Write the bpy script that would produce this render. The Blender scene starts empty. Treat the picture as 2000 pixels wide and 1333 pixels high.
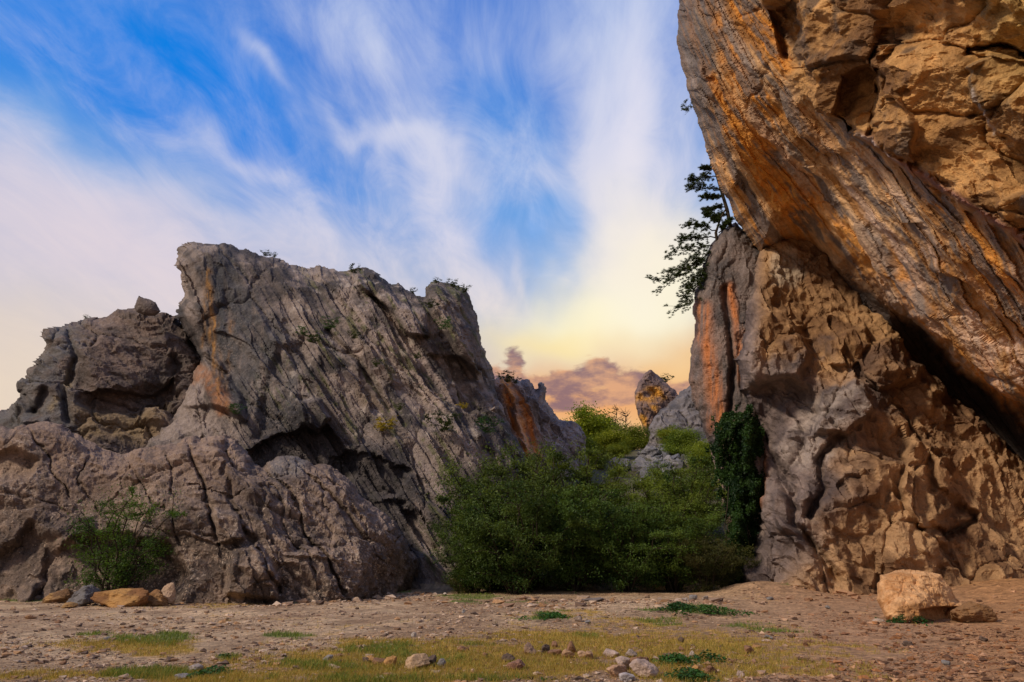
import bpy, bmesh, math, random
import numpy as np
from mathutils import Vector, Matrix

S = bpy.context.scene
COL = S.collection
# ------------------------------------------------------------------ camera
FPX = 1167.0; HC = 1.5; PITCH = math.radians(19.95)
cam_d = bpy.data.cameras.new("camera"); cam = bpy.data.objects.new("camera", cam_d); COL.objects.link(cam)
cam_d.sensor_width = 36.0; cam_d.lens = 36.0 * FPX / 2000.0
cam_d.clip_start = 0.1; cam_d.clip_end = 5000
cam.location = (0, 0, HC); cam.rotation_euler = (math.radians(90) + PITCH, 0, 0)
S.camera = cam
S.view_settings.view_transform = 'Standard'; S.view_settings.look = 'None'
S.view_settings.exposure = 0.0; S.view_settings.gamma = 1.0

CP, SP = math.cos(PITCH), math.sin(PITCH)
def ray(px, py):
    x = (np.asarray(px, float) - 1000.0) / FPX; v = -(np.asarray(py, float) - 666.5) / FPX
    return x, CP - v * SP, SP + v * CP
def at(px, py, Y):
    x, y, z = ray(px, py); t = Y / y
    return np.stack([x * t, y * t, HC + z * t], -1)
def GY(px, py, h=0.0):                       # distance at which a sight line meets the ground
    x, y, z = ray(px, py); return (HC - h) * y / np.maximum(-z, 1e-3)
def gp(px, py, h=0.0):
    p = at(px, py, GY(px, py, h)); return p

# ------------------------------------------------------------------ sky
def srgb(r, g, b):
    f = lambda c: (c / 255 / 12.92) if c / 255 <= .04045 else ((c / 255 + .055) / 1.055) ** 2.4
    return (f(r), f(g), f(b), 1.0)

class NB:
    def __init__(s, nt): s.nt = nt
    def new(s, t, **kw):
        n = s.nt.nodes.new(t)
        for k, v in kw.items(): setattr(n, k, v)
        return n
    def put(s, sock, v):
        if isinstance(v, bpy.types.NodeSocket): s.nt.links.new(v, sock)
        elif v is not None: sock.default_value = v
    def m(s, op, a, b=None, c=None, clamp=False):
        n = s.new('ShaderNodeMath', operation=op); n.use_clamp = clamp
        s.put(n.inputs[0], a)
        if b is not None: s.put(n.inputs[1], b)
        if c is not None: s.put(n.inputs[2], c)
        return n.outputs[0]
    def mix(s, f, a, b, mode='MIX'):
        n = s.new('ShaderNodeMix', data_type='RGBA', blend_type=mode)
        s.put(n.inputs[0], f); s.put(n.inputs[6], a); s.put(n.inputs[7], b)
        return n.outputs[2]
    def noise(s, vec, scale, detail=4, rough=.5, dist=0.0, out=0, dims='3D'):
        n = s.new('ShaderNodeTexNoise'); n.noise_dimensions = dims
        s.put(n.inputs['Vector'], vec)
        n.inputs['Scale'].default_value = scale; n.inputs['Detail'].default_value = detail
        n.inputs['Roughness'].default_value = rough; n.inputs['Distortion'].default_value = dist
        return n.outputs[out]
    def comb(s, x, y, z):
        n = s.new('ShaderNodeCombineXYZ'); s.put(n.inputs[0], x); s.put(n.inputs[1], y); s.put(n.inputs[2], z)
        return n.outputs[0]
    def sstep(s, v, a, b, lo=0.0, hi=1.0):
        n = s.new('ShaderNodeMapRange', interpolation_type='SMOOTHSTEP')
        s.put(n.inputs[0], v); n.inputs[1].default_value = a; n.inputs[2].default_value = b
        n.inputs[3].default_value = lo; n.inputs[4].default_value = hi
        return n.outputs[0]
    def ramp(s, f, stops, interp='LINEAR'):
        n = s.new('ShaderNodeValToRGB'); s.put(n.inputs[0], f); cr = n.color_ramp; cr.interpolation = interp
        while len(cr.elements) < len(stops): cr.elements.new(.5)
        for e, (p, c) in zip(cr.elements, stops): e.position = p; e.color = c
        return n.outputs[0]

SUN_EL = math.radians(40); SUN_AZ = math.radians(-118)     # azimuth from +Y, right positive
W = bpy.data.worlds.new("World"); S.world = W; W.use_nodes = True
W.cycles.sampling_method = 'MANUAL'; W.cycles.sample_map_resolution = 256
wt = W.node_tree; wt.nodes.clear(); B = NB(wt)
tc = B.new('ShaderNodeTexCoord').outputs['Generated']
sx = B.new('ShaderNodeSeparateXYZ'); wt.links.new(tc, sx.inputs[0]); X, Y_, Z = sx.outputs
az = B.m('MULTIPLY', B.m('ARCTAN2', X, Y_), 57.2958)
el = B.m('MULTIPLY', B.m('ARCSINE', Z), 57.2958)
def azel(px, py):
    x, y, z = ray(px, py); return math.degrees(math.atan2(x, y)), math.degrees(math.atan2(z, math.hypot(x, y)))
# slow wobble of every painted shape in the sky
wob = B.noise(B.comb(B.m('MULTIPLY', az, .06), B.m('MULTIPLY', el, .06), 0.0), 1.0, 3, .55, 0, 1)
wsep = B.new('ShaderNodeSeparateXYZ'); wt.links.new(wob, wsep.inputs[0])
azw = B.m('ADD', az, B.m('MULTIPLY', B.m('SUBTRACT', wsep.outputs[0], .5), 16))
elw = B.m('ADD', el, B.m('MULTIPLY', B.m('SUBTRACT', wsep.outputs[1], .5), 16))
def gauss(px, py, sxp, syp, rot=0.0, amp=1.0, warp=True):
    a0, e0 = azel(px, py); A, E = (azw, elw) if warp else (az, el)
    dx = B.m('MULTIPLY', B.m('SUBTRACT', A, a0), math.cos(math.radians(e0))); dy = B.m('SUBTRACT', E, e0)
    c, s_ = math.cos(math.radians(rot)), math.sin(math.radians(rot))
    sa, sb = sxp / 20.4, syp / 20.4
    u = B.m('ADD', B.m('MULTIPLY', dx, c / sa), B.m('MULTIPLY', dy, s_ / sa))
    v = B.m('ADD', B.m('MULTIPLY', dx, -s_ / sb), B.m('MULTIPLY', dy, c / sb))
    q = B.m('ADD', B.m('MULTIPLY', u, u), B.m('MULTIPLY', v, v))
    return B.m('MULTIPLY', B.m('EXPONENT', B.m('MULTIPLY', q, -1)), amp)
def total(L):
    r = L[0]
    for x in L[1:]: r = B.m('ADD', r, x)
    return r
nish = B.new('ShaderNodeTexSky'); nish.sky_type = 'NISHITA'; nish.sun_disc = False
nish.sun_elevation = SUN_EL; nish.sun_rotation = SUN_AZ; nish.air_density = 1.4; nish.dust_density = 1.5; nish.ozone_density = 3
nis = B.mix(1.0, nish.outputs[0], (.08, .08, .08, 1), 'MULTIPLY')
elf = B.m('DIVIDE', el, 90, clamp=True)
base = B.ramp(elf, [(0.0, srgb(240, 190, 130)), (.13, srgb(236, 214, 182)), (.24, srgb(196, 200, 216)), (.36, srgb(112, 164, 226)),
                    (.48, srgb(44, 122, 218)), (.68, srgb(52, 110, 205)), (1, srgb(120, 150, 205))])
c = B.mix(.88, nis, base)
# deep azure upper left
c = B.mix(total([gauss(110, 40, 340, 190, 0, .9), gauss(520, 250, 300, 120, -20, .45)]), c, srgb(6, 126, 226))
c = B.mix(gauss(850, 60, 260, 200, 0, .5), c, srgb(62, 122, 218))
c = B.mix(gauss(960, 250, 130, 150, 20, .45), c, srgb(84, 146, 226))
c = B.mix(gauss(170, 330, 260, 110, -20, .6), c, srgb(122, 172, 226))
# thin high cloud: streaks that run together toward the low light beyond the gap
zz = B.m('ADD', Z, .14)
ca, sa_ = math.cos(math.radians(6)), math.sin(math.radians(6))
xr = B.m('SUBTRACT', B.m('MULTIPLY', X, ca), B.m('MULTIPLY', Y_, sa_))
yr = B.m('ADD', B.m('MULTIPLY', Y_, ca), B.m('MULTIPLY', X, sa_))
pxx = B.m('DIVIDE', xr, zz); pyy = B.m('DIVIDE', yr, zz)
st = B.noise(B.comb(B.m('MULTIPLY', pxx, 2.6), B.m('MULTIPLY', pyy, 1.15), 3.1), 1.0, 9, .6, 1.1)
fine = B.noise(B.comb(B.m('MULTIPLY', pxx, 8), B.m('MULTIPLY', pyy, 3.4), 9.3), 1.0, 7, .66, 1.0)
veil = B.noise(B.comb(B.m('MULTIPLY', pxx, .9), B.m('MULTIPLY', pyy, .5), 5.7), 1.0, 4, .5, .4)
c = B.mix(B.m('MULTIPLY', gauss(1060, 450, 110, 190, 30, 1.1), B.sstep(fine, .35, .65, .45, 1.0)), c, srgb(92, 160, 232))
cover = total([gauss(1215, 130, 85, 330, -6, .75), gauss(1150, 330, 40, 190, 4, .5), gauss(1200, 580, 110, 110, 30, .7), gauss(850, 400, 60, 230, 30, .55), gauss(620, 150, 240, 40, -25, -.25), gauss(960, 560, 90, 70, -30, .4),
               gauss(1030, 340, 70, 55, 0, .45), gauss(120, 430, 180, 110, -25, .35), gauss(250, 520, 260, 110, -20, .5), gauss(470, 308, 110, 24, -8, .5),
               gauss(700, 215, 130, 22, -25, .55), gauss(790, 290, 40, 90, 35, .3), gauss(690, 40, 80, 70, -40, .45), gauss(530, 120, 70, 16, -30, .5), gauss(620, 480, 300, 80, -10, .5), gauss(950, 120, 120, 140, 20, .2),
               gauss(1035, 520, 16, 50, 20, .45), gauss(1290, 330, 120, 260, 0, .4), gauss(960, 270, 70, 90, 20, -.3), gauss(1085, 500, 70, 130, 34, -.4), gauss(180, 230, 220, 70, -20, -.3)])
dens = B.m('ADD', B.m('ADD', B.m('MULTIPLY', B.m('SUBTRACT', st, .5), 1.5), B.m('MULTIPLY', B.m('SUBTRACT', fine, .5), 1.2)),
           B.m('ADD', B.m('MULTIPLY', cover, 1.0), B.m('MULTIPLY', B.m('SUBTRACT', veil, .5), .8)))
wisp = B.sstep(dens, -.35, 1.25, 0.0, .95)
ccol = B.ramp(elf, [(0.0, srgb(250, 205, 130)), (.12, srgb(250, 226, 180)), (.2, srgb(240, 224, 210)), (.33, srgb(224, 220, 234)), (.6, srgb(190, 206, 238)), (1, srgb(150, 165, 210))])
c = B.mix(wisp, c, ccol)
# warm light around the low sun behind the gap and a cream band to the left
c = B.mix(gauss(1180, 630, 210, 95, 22, .95), c, srgb(255, 246, 204))
c = B.mix(gauss(1130, 690, 190, 45, 0, .6), c, srgb(255, 226, 150))
c = B.mix(gauss(1225, 560, 90, 150, 10, .6), c, srgb(255, 248, 226))
c = B.mix(gauss(1230, 300, 50, 230, -6, .45), c, srgb(240, 234, 244))
c = B.mix(gauss(1240, 480, 80, 120, 0, .5), c, srgb(255, 242, 214))
c = B.mix(gauss(30, 740, 420, 90, 0, .75), c, srgb(232, 214, 196))
c = B.mix(gauss(200, 520, 330, 130, 0, .6), c, srgb(218, 204, 218))
c = B.mix(gauss(1180, 800, 260, 60, 0, .85), c, srgb(246, 176, 92))
c = B.mix(gauss(1330, 740, 100, 60, 0, .6), c, srgb(252, 200, 120))
# low broken cumulus over the gap
cn = B.noise(B.comb(B.m('MULTIPLY', az, .30), B.m('MULTIPLY', el, .55), 2.9), 1.0, 8, .6, .3)
cb = total([gauss(1004, 706, 26, 28, -15, 1.15, 0), gauss(975, 738, 50, 20, 0, 1.0, 0), gauss(1060, 748, 60, 18, 0, 1.0, 0), gauss(1120, 750, 62, 28, 8, 1.2, 0), gauss(1168, 722, 36, 28, 0, 1.1, 0),
            gauss(1245, 742, 48, 22, 10, 1.1, 0), gauss(1190, 784, 70, 14, 0, .9, 0), gauss(1250, 774, 80, 20, 0, .9, 0), gauss(1330, 760, 60, 20, 0, .8, 0), gauss(1090, 794, 60, 12, 0, .7, 0)])
cd = B.sstep(B.m('ADD', B.m('MULTIPLY', B.m('MULTIPLY', B.m('SUBTRACT', cn, .5), 2.6), B.sstep(cb, .05, .4)), cb), .44, 1.0, 0.0, .93)
c = B.mix(gauss(1150, 790, 210, 34, 0, .75, 0), c, srgb(236, 166, 112))
shade = B.sstep(B.noise(B.comb(B.m('MULTIPLY', az, .35), B.m('MULTIPLY', el, .7), 4.4), 1.0, 5, .55), .35, .68)
dark = B.mix(shade, srgb(138, 108, 116), srgb(222, 166, 128))
c = B.mix(cd, c, dark)
c = B.mix(B.m('MULTIPLY', B.sstep(Y_, .25, -.35), B.sstep(el, 85, 40)), c, srgb(150, 148, 160))  # grey cloud added behind the camera to set the soft fill light
c = B.mix(B.sstep(el, -.5, -4), c, (.10, .08, .07, 1))
bg = B.new('ShaderNodeBackground'); wt.links.new(c, bg.inputs[0]); bg.inputs[1].default_value = 1.0
wo = B.new('ShaderNodeOutputWorld'); wt.links.new(bg.outputs[0], wo.inputs[0])

# ------------------------------------------------------------------ sun
sl = bpy.data.lights.new("sun", 'SUN'); sun = bpy.data.objects.new("sun", sl); COL.objects.link(sun)
sl.energy = 3.2; sl.angle = math.radians(7); sl.color = (1.0, .84, .65)
sd = Vector((math.sin(SUN_AZ) * math.cos(SUN_EL), math.cos(SUN_AZ) * math.cos(SUN_EL), math.sin(SUN_EL)))
sun.rotation_euler = sd.to_track_quat('Z', 'Y').to_euler(); sun.location = (-20, -10, 30)

# ------------------------------------------------------------------ noise in numpy
def _h(ix, iy, iz, seed):
    h = (ix.astype(np.uint32) * np.uint32(374761393)) ^ (iy.astype(np.uint32) * np.uint32(668265263)) ^ \
        (iz.astype(np.uint32) * np.uint32(2147483647 - 1013)) ^ np.uint32((seed * 974711 + 12345) & 0xffffffff)
    h = (h ^ (h >> np.uint32(13))) * np.uint32(1274126177)
    h = (h ^ (h >> np.uint32(16))) * np.uint32(2246822519)
    return h ^ (h >> np.uint32(15))
def rnd(h, k):
    g = (h * np.uint32(2654435761) + np.uint32((k * 40503 + 77) * 65599 & 0xffffffff)); g ^= g >> np.uint32(15); g *= np.uint32(2246822519); g ^= g >> np.uint32(13)
    return (g & np.uint32(0xffffff)).astype(np.float32) / 16777216.0
def vnoise(P, seed=0):
    f = np.floor(P); t = (P - f).astype(np.float32); i = f.astype(np.int64)
    t = t * t * t * (t * (t * 6 - 15) + 10); r = 0
    for dx in (0, 1):
        wx = t[..., 0] if dx else 1 - t[..., 0]
        for dy in (0, 1):
            wy = t[..., 1] if dy else 1 - t[..., 1]
            for dz in (0, 1):
                wz = t[..., 2] if dz else 1 - t[..., 2]
                r = r + wx * wy * wz * rnd(_h(i[..., 0] + dx, i[..., 1] + dy, i[..., 2] + dz, seed), 0)
    return r * 2 - 1
_R = np.array([[.8, .6, 0], [-.48, .64, .6], [.36, -.48, .8]])
def fbm(P, seed=0, octv=5, gain=.5, ridged=False):
    P = np.asarray(P, float); a = 1.0; r = 0; tot = 0
    for k in range(octv):
        n = vnoise(P, seed + k * 17)
        if ridged: n = 1 - 2 * np.abs(n)
        r = r + a * n; tot += a; a *= gain; P = (P @ _R) * 2.03 + 11.3
    return r / tot
def fb2(u, v, seed=0, octv=5, gain=.5, ridged=False):
    return fbm(np.stack([u, v, np.full_like(u, seed * 3.7 + .5)], -1), seed, octv, gain, ridged)
def facet(P, seed, tilt=.7, k=.12, mode='ridge'):
    """broken-rock relief. 'ridge': flat tilted facets meeting in sharp outward edges; 'step': flat blocks standing proud of one another"""
    f = np.floor(P).astype(np.int64); n = len(P)
    b1 = np.full(n, 9.0, np.float32); b2 = b1.copy(); bid = np.zeros(n, np.float32); hh = np.zeros(n, np.float32); h2 = hh.copy()
    for dx in (-1, 0, 1):
        for dy in (-1, 0, 1):
            for dz in (-1, 0, 1):
                ix, iy, iz = f[:, 0] + dx, f[:, 1] + dy, f[:, 2] + dz
                h = _h(ix, iy, iz, seed)
                ex = (P[:, 0] - ix).astype(np.float32) - rnd(h, 1); ey = (P[:, 1] - iy).astype(np.float32) - rnd(h, 2); ez = (P[:, 2] - iz).astype(np.float32) - rnd(h, 3)
                pl = (rnd(h, 4) - .5) + tilt * ((rnd(h, 5) - .5) * ex + (rnd(h, 6) - .5) * ey + (rnd(h, 7) - .5) * ez) * 2
                if mode == 'ridge': v = pl * .9 + .6 * (ex * ex + ey * ey + ez * ez)
                else: v = .5 * np.sqrt(ex * ex + ey * ey + ez * ez) + .5 * np.maximum(np.maximum(np.abs(ex), np.abs(ey)), np.abs(ez))
                up = v < b1; h2 = np.where(up, hh, np.where(v < b2, pl, h2)); b2 = np.where(up, b1, np.minimum(b2, v)); bid = np.where(up, rnd(h, 8), bid); hh = np.where(up, pl, hh); b1 = np.where(up, v, b1)
    if mode == 'ridge': return (b1 + .1) * 1.35, b2 - b1, bid
    t = np.clip((b2 - b1) / .16, 0, 1); t = .5 + .5 * t * t * (3 - 2 * t)
    return (hh * t + h2 * (1 - t)) * .9, b2 - b1, bid

# ------------------------------------------------------------------ objects
def tag(o, label=None, cat=None, group=None, kind=None):
    if label: o['label'] = label
    if cat: o['category'] = cat
    if group: o['group'] = group
    if kind: o['kind'] = kind
    return o
def link(name, me, mat=None, parent=None):
    if mat is not None and not len(me.materials): me.materials.append(mat)
    o = bpy.data.objects.new(name, me); COL.objects.link(o)
    if parent is not None: o.parent = parent
    return o
def empty(name, loc, rz=0, sc=1.0):
    o = bpy.data.objects.new(name, None); COL.objects.link(o); o.location = loc; o.rotation_euler = (0, 0, rz); o.scale = (sc, sc, sc) if not hasattr(sc, '__len__') else sc
    return o
def copy_tree(o, parent=None):
    c_ = o.copy(); COL.objects.link(c_)
    if parent is not None: c_.parent = parent
    for ch in list(o.children): copy_tree(ch, c_)
    return c_
def mkmesh(name, V, F, col=None, smooth=False):
    me = bpy.data.meshes.new(name); V = np.asarray(V, np.float32)
    Fs = F if isinstance(F, list) else [F]
    nl = sum(f.size for f in Fs); npoly = sum(len(f) for f in Fs)
    me.vertices.add(len(V)); me.vertices.foreach_set('co', V.ravel())
    me.loops.add(nl); me.polygons.add(npoly)
    me.loops.foreach_set('vertex_index', np.concatenate([f.ravel() for f in Fs]).astype(np.int32))
    ls = []; o = 0
    for f in Fs:
        ls.append(o + np.arange(len(f)) * f.shape[1]); o += f.size
    me.polygons.foreach_set('loop_start', np.concatenate(ls).astype(np.int32))
    me.polygons.foreach_set('use_smooth', np.full(npoly, smooth))
    me.update(calc_edges=True)
    if col is not None:
        a = me.color_attributes.new('col', 'FLOAT_COLOR', 'POINT')
        c4 = np.ones((len(V), 4), np.float32); c4[:, :3] = np.clip(col, 0.004, 1); a.data.foreach_set('color', c4.ravel())
    return me

# ------------------------------------------------------------------ materials
def pmat(name, rough=.9, spec=.25):
    m = bpy.data.materials.new(name); m.use_nodes = True; nt = m.node_tree
    b = nt.nodes['Principled BSDF']; b.inputs['Roughness'].default_value = rough; b.inputs['Specular IOR Level'].default_value = spec
    return m, NB(nt), b
def rock_mat(name, grain=1.0, speck=0.0, speck_col=(.62, .56, .5, 1), bump=.6, contrast=.35, spec=.2, rough=.85):
    m, n, b = pmat(name, rough, spec)
    co = n.new('ShaderNodeTexCoord').outputs['Object']
    vc = n.new('ShaderNodeVertexColor', layer_name='col').outputs[0]
    f1 = n.noise(co, 2.2 * grain, 9, .68, .3); f2 = n.noise(co, 14 * grain, 6, .7, .0)
    v = n.m('ADD', n.m('MULTIPLY', n.m('SUBTRACT', f1, .5), 2.2 * contrast * 1.6), n.m('MULTIPLY', n.m('SUBTRACT', f2, .5), 2.0 * contrast * 1.4))
    g = n.m('ADD', v, 1.0); g = n.m('MAXIMUM', g, .3)
    gc = n.comb(g, g, g)
    cc = n.mix(1.0, vc, gc, 'MULTIPLY')
    if speck:
        vo = n.new('ShaderNodeTexVoronoi', feature='F1'); n.put(vo.inputs['Vector'], n.mix(.22, co, n.noise(co, 9, 4, .7, 0, 1))); vo.inputs['Scale'].default_value = 7.5 * grain
        big = n.noise(co, .30, 5, .65, 0)
        sc = n.new('ShaderNodeSeparateXYZ'); n.nt.links.new(vo.outputs['Color'], sc.inputs[0])
        rr = n.m('ADD', n.m('MULTIPLY', sc.outputs[0], .5), n.m('MULTIPLY', n.m('SUBTRACT', big, .50), 2.2))
        sp = n.m('MULTIPLY', n.sstep(n.m('SUBTRACT', rr, n.m('MULTIPLY', vo.outputs['Distance'], 1.1)), .02, .20), speck)
        pch = n.sstep(n.noise(co, 3.2 * grain, 6, .75, .6), .56, .66)
        cc = n.mix(n.m('MULTIPLY', pch, n.m('MULTIPLY', n.sstep(big, .45, .62), speck * .6)), cc, speck_col)
        cc = n.mix(sp, cc, n.mix(sc.outputs[1], speck_col, (.34, .23, .165, 1)))
    n.put(b.inputs['Base Color'], cc)
    # fine relief: fracture grain and pits
    vor = n.new('ShaderNodeTexVoronoi', feature='DISTANCE_TO_EDGE'); n.put(vor.inputs['Vector'], n.mix(.25, co, n.noise(co, 3, 5, .6, 0, 1))); vor.inputs['Scale'].default_value = 1.7 * grain
    crack = n.sstep(vor.outputs[0], 0.0, .05)
    h = n.m('ADD', n.m('MULTIPLY', n.noise(co, 5 * grain, 10, .72, .2), 1.0), n.m('MULTIPLY', crack, .12))
    bp = n.new('ShaderNodeBump'); bp.inputs['Strength'].default_value = bump; bp.inputs['Distance'].default_value = .22 / grain
    n.put(bp.inputs['Height'], h); n.nt.links.new(bp.outputs[0], b.inputs['Normal'])
    return m
M_SLAB = rock_mat('grey_limestone', 1.0, .3, (.40, .36, .34, 1), .8, .48)
M_CONG = rock_mat('conglomerate', 1.5, .9, (.50, .41, .34, 1), .9, .52)
M_OVER = rock_mat('ochre_limestone', 1.2, 0, bump=.6, contrast=.38)
M_BUTT = rock_mat('brown_limestone', 1.3, 0, bump=.65, contrast=.36)
M_STONE = rock_mat('field_stone', 4.0, 0, bump=.5, contrast=.3)
M_FAR = rock_mat('far_limestone', .7, 0, bump=.6, contrast=.35)

def leaf_mat(name, trans=.35):
    m, n, b = pmat(name, .6, .25)
    vc = n.new('ShaderNodeVertexColor', layer_name='col').outputs[0]
    oi = n.new('ShaderNodeObjectInfo').outputs['Random']; vc = n.mix(1.0, vc, n.ramp(oi, [(0, (.62, .72, .8, 1)), (.35, (1, 1, 1, 1)), (.7, (1.25, 1.28, .95, 1)), (1, (.75, .9, 1.0, 1))]), 'MULTIPLY')
    n.put(b.inputs['Base Color'], vc)
    t = n.new('ShaderNodeBsdfTranslucent'); n.put(t.inputs[0], n.mix(1.0, vc, (1.35, 1.25, .55, 1), 'MULTIPLY'))
    mx = n.new('ShaderNodeMixShader'); mx.inputs[0].default_value = trans
    n.nt.links.new(b.outputs[0], mx.inputs[1]); n.nt.links.new(t.outputs[0], mx.inputs[2])
    n.nt.links.new(mx.outputs[0], n.nt.nodes['Material Output'].inputs[0])
    return m
M_LEAF = leaf_mat('leaf', .35); M_NEEDLE = leaf_mat('pine_needles', .12); M_GRASS = leaf_mat('grass_blade', .3)
M_BARK, _n, _b = pmat('bark', .9, .1)
_n.put(_b.inputs['Base Color'], _n.mix(_n.noise(_n.new('ShaderNodeTexCoord').outputs['Object'], 9, 5, .6), (.022, .017, .013, 1), (.07, .055, .04, 1)))

# ------------------------------------------------------------------ relief rock: traced outline, own distance and thickness, full closed volume
def tps(ctrl, U, V):
    C = np.array(ctrl, float); x, y, d = C[:, 0] / 500, C[:, 1] / 500, C[:, 2]; n = len(C)
    K = lambda r2: np.where(r2 > 1e-12, .5 * r2 * np.log(np.maximum(r2, 1e-12)), 0)
    A = np.zeros((n + 3, n + 3)); A[:n, :n] = K((x[:, None] - x) ** 2 + (y[:, None] - y) ** 2) + np.eye(n) * .01
    A[:n, n] = 1; A[:n, n + 1] = x; A[:n, n + 2] = y; A[n:, :n] = A[:n, n:].T
    w = np.linalg.solve(A, np.concatenate([d, [0, 0, 0]])); r = w[n] + w[n + 1] * U / 500 + w[n + 2] * V / 500
    for i in range(n): r = r + w[i] * K((U / 500 - x[i]) ** 2 + (V / 500 - y[i]) ** 2)
    return r
def rough_poly(poly, rng, jag, it=3):
    P = [tuple(map(float, p)) for p in poly]
    for k in range(it):
        Q = []
        for i, a in enumerate(P):
            b = P[(i + 1) % len(P)]; L = math.hypot(b[0] - a[0], b[1] - a[1]); Q.append(a)
            if L > 5:
                s = (rng.random() - .5) * 2 * jag * L
                Q.append(((a[0] + b[0]) / 2 - (b[1] - a[1]) / L * s, (a[1] + b[1]) / 2 + (b[0] - a[0]) / L * s))
        P = Q
    return np.array(P)
def inside(P, U, V):
    r = np.zeros(U.shape, bool); n = len(P)
    for i in range(n):
        x0, y0 = P[i]; x1, y1 = P[(i + 1) % n]
        if y0 == y1: continue
        c_ = ((y0 > V) != (y1 > V)) & (U < (x1 - x0) * (V - y0) / (y1 - y0) + x0); r ^= c_
    return r
def pdist(P, U, V, closed=True):
    n = len(P); best = np.full(U.shape, 1e9); bx = np.zeros(U.shape); by = np.zeros(U.shape)
    for i in range(n if closed else n - 1):
        x0, y0 = P[i]; x1, y1 = P[(i + 1) % n]; dx, dy = x1 - x0, y1 - y0; L = dx * dx + dy * dy + 1e-9
        t = np.clip(((U - x0) * dx + (V - y0) * dy) / L, 0, 1); qx = x0 + t * dx; qy = y0 + t * dy
        d = (U - qx) ** 2 + (V - qy) ** 2; m = d < best
        best = np.where(m, d, best); bx = np.where(m, qx, bx); by = np.where(m, qy, by)
    return np.sqrt(best), bx, by
def sm(x, a, b):
    t = np.clip((x - a) / (b - a), 0, 1); return t * t * (3 - 2 * t)
def region(U, V, poly, soft, wob=0, seed=5):             # 1 inside an outlined patch, fading over soft
    if wob: U = U + fb2(U / 40, V / 40, seed, 4) * wob; V = V + fb2(U / 40, V / 40, seed + 1, 4) * wob
    P = np.array(poly, float); d, _, _ = pdist(P, U, V); d = np.where(inside(P, U, V), d, -d)
    return sm(d, -soft / 2, soft / 2)
def stroke(U, V, line, w, wob=0, seed=6):
    if wob: U = U + fb2(U / 30, V / 30, seed, 4) * wob; V = V + fb2(U / 30, V / 30, seed + 1, 4) * wob
    d, _, _ = pdist(np.array(line, float), U, V, False); return np.exp(-(d / w) ** 2)

def relief(name, poly, ctrl, mat, colf, disp, step=2.0, roll=3.0, w=45.0, thick=5.0, jag=.12, seed=1, depthf=None, parent=None, origin=None, smooth=False, iters=3, flat=1.0):
    rng = random.Random(seed); P = rough_poly(poly, rng, jag, iters)
    x0, y0 = P.min(0) - 2 * step; x1, y1 = P.max(0) + 2 * step
    U, V = np.meshgrid(np.arange(x0, x1, step), np.arange(y0, y1, step))
    ins = inside(P, U, V); d, bx, by = pdist(P, U, V)
    near = (~ins) & (d < step * .75); keep = ins | near
    cell = keep[:-1, :-1] & keep[1:, :-1] & keep[:-1, 1:] & keep[1:, 1:]
    used = np.zeros_like(keep); used[:-1, :-1] |= cell; used[1:, :-1] |= cell; used[:-1, 1:] |= cell; used[1:, 1:] |= cell
    # rim = used vertices with a missing neighbour cell
    cp = np.pad(cell, 1); allc = cp[:-1, :-1] & cp[1:, :-1] & cp[:-1, 1:] & cp[1:, 1:]; rim = used & ~allc
    idx = -np.ones(keep.shape, int); idx[used] = np.arange(used.sum())
    u, v, dd, rm = U[used].copy(), V[used].copy(), np.where(ins, d, 0)[used], rim[used]
    u[rm] = .3 * u[rm] + .7 * bx[used][rm] ; v[rm] = .3 * v[rm] + .7 * by[used][rm]; dd[rm] = 0
    D = tps(ctrl, u, v); m = np.clip(dd / w, 0, 1); cc = np.sqrt(np.maximum(0, 1 - (1 - m) ** 2))
    Df = D + roll * (1 - cc)
    if depthf is not None: Df = Df + depthf(u, v) * (.15 + .85 * cc)
    Pf = at(u, v, Df)
    # smooth normals of the base sheet
    e = 6.0
    def base(uu, vv): return at(uu, vv, tps(ctrl, uu, vv))
    t1 = base(u + e, v) - base(u - e, v); t2 = base(u, v + e) - base(u, v - e); N = np.cross(t1, t2); N /= np.linalg.norm(N, axis=1)[:, None] + 1e-9
    toc = np.array([0, 0, HC]) - Pf; N *= np.sign((N * toc).sum(1))[:, None]; N = N + .8 * toc / np.linalg.norm(toc, axis=1)[:, None]; N /= np.linalg.norm(N, axis=1)[:, None]
    # near the rim lean the displacement outward in the picture plane
    sg = np.where(ins[used], 1.0, -1.0); gx = (U[used] - bx[used]) * sg; gy = (V[used] - by[used]) * sg; gl = np.hypot(gx, gy) + 1e-6
    out = np.stack([-gx / gl, np.zeros_like(gx), gy / gl], 1)
    N = N + out * (1 - cc)[:, None] * .8; N /= np.linalg.norm(N, axis=1)[:, None] + 1e-9
    h, info = disp(at(u, v, D.mean() + flat * (D - D.mean()) + .12 * (Df - D)), u, v)
    hm = h.mean(); Pf = Pf + N * ((h - hm) * (.45 + .55 * cc) - .12 * (1 - cc) * min(1, thick / 5))[:, None]
    col = colf(Pf, u, v, info)
    n = len(u)
    # back half shares the rim
    inn = ~rm; bi = np.arange(n); bi[inn] = n + np.arange(inn.sum())
    Pb = at(u[inn], v[inn], D[inn] + roll + thick * cc[inn]) + (fbm(Pf[inn] * .4, seed + 9, 3) * .12 * thick)[:, None] * np.array([.3, 1, .3])
    q = np.stack([idx[:-1, :-1][cell], idx[1:, :-1][cell], idx[1:, 1:][cell], idx[:-1, 1:][cell]], 1)
    qb = bi[q][:, ::-1]
    Vt = np.concatenate([Pf, Pb]); Cc = np.concatenate([col, col[inn]])
    org = np.array(origin if origin is not None else [Pf[:, 0].mean(), Pf[:, 1].mean(), max(0, Pf[:, 2].min())])
    me = mkmesh(name, Vt - org, np.concatenate([q, qb]), Cc, smooth)
    o = link(name, me, mat, parent)
    if parent is None: o.location = org
    return o
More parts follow.
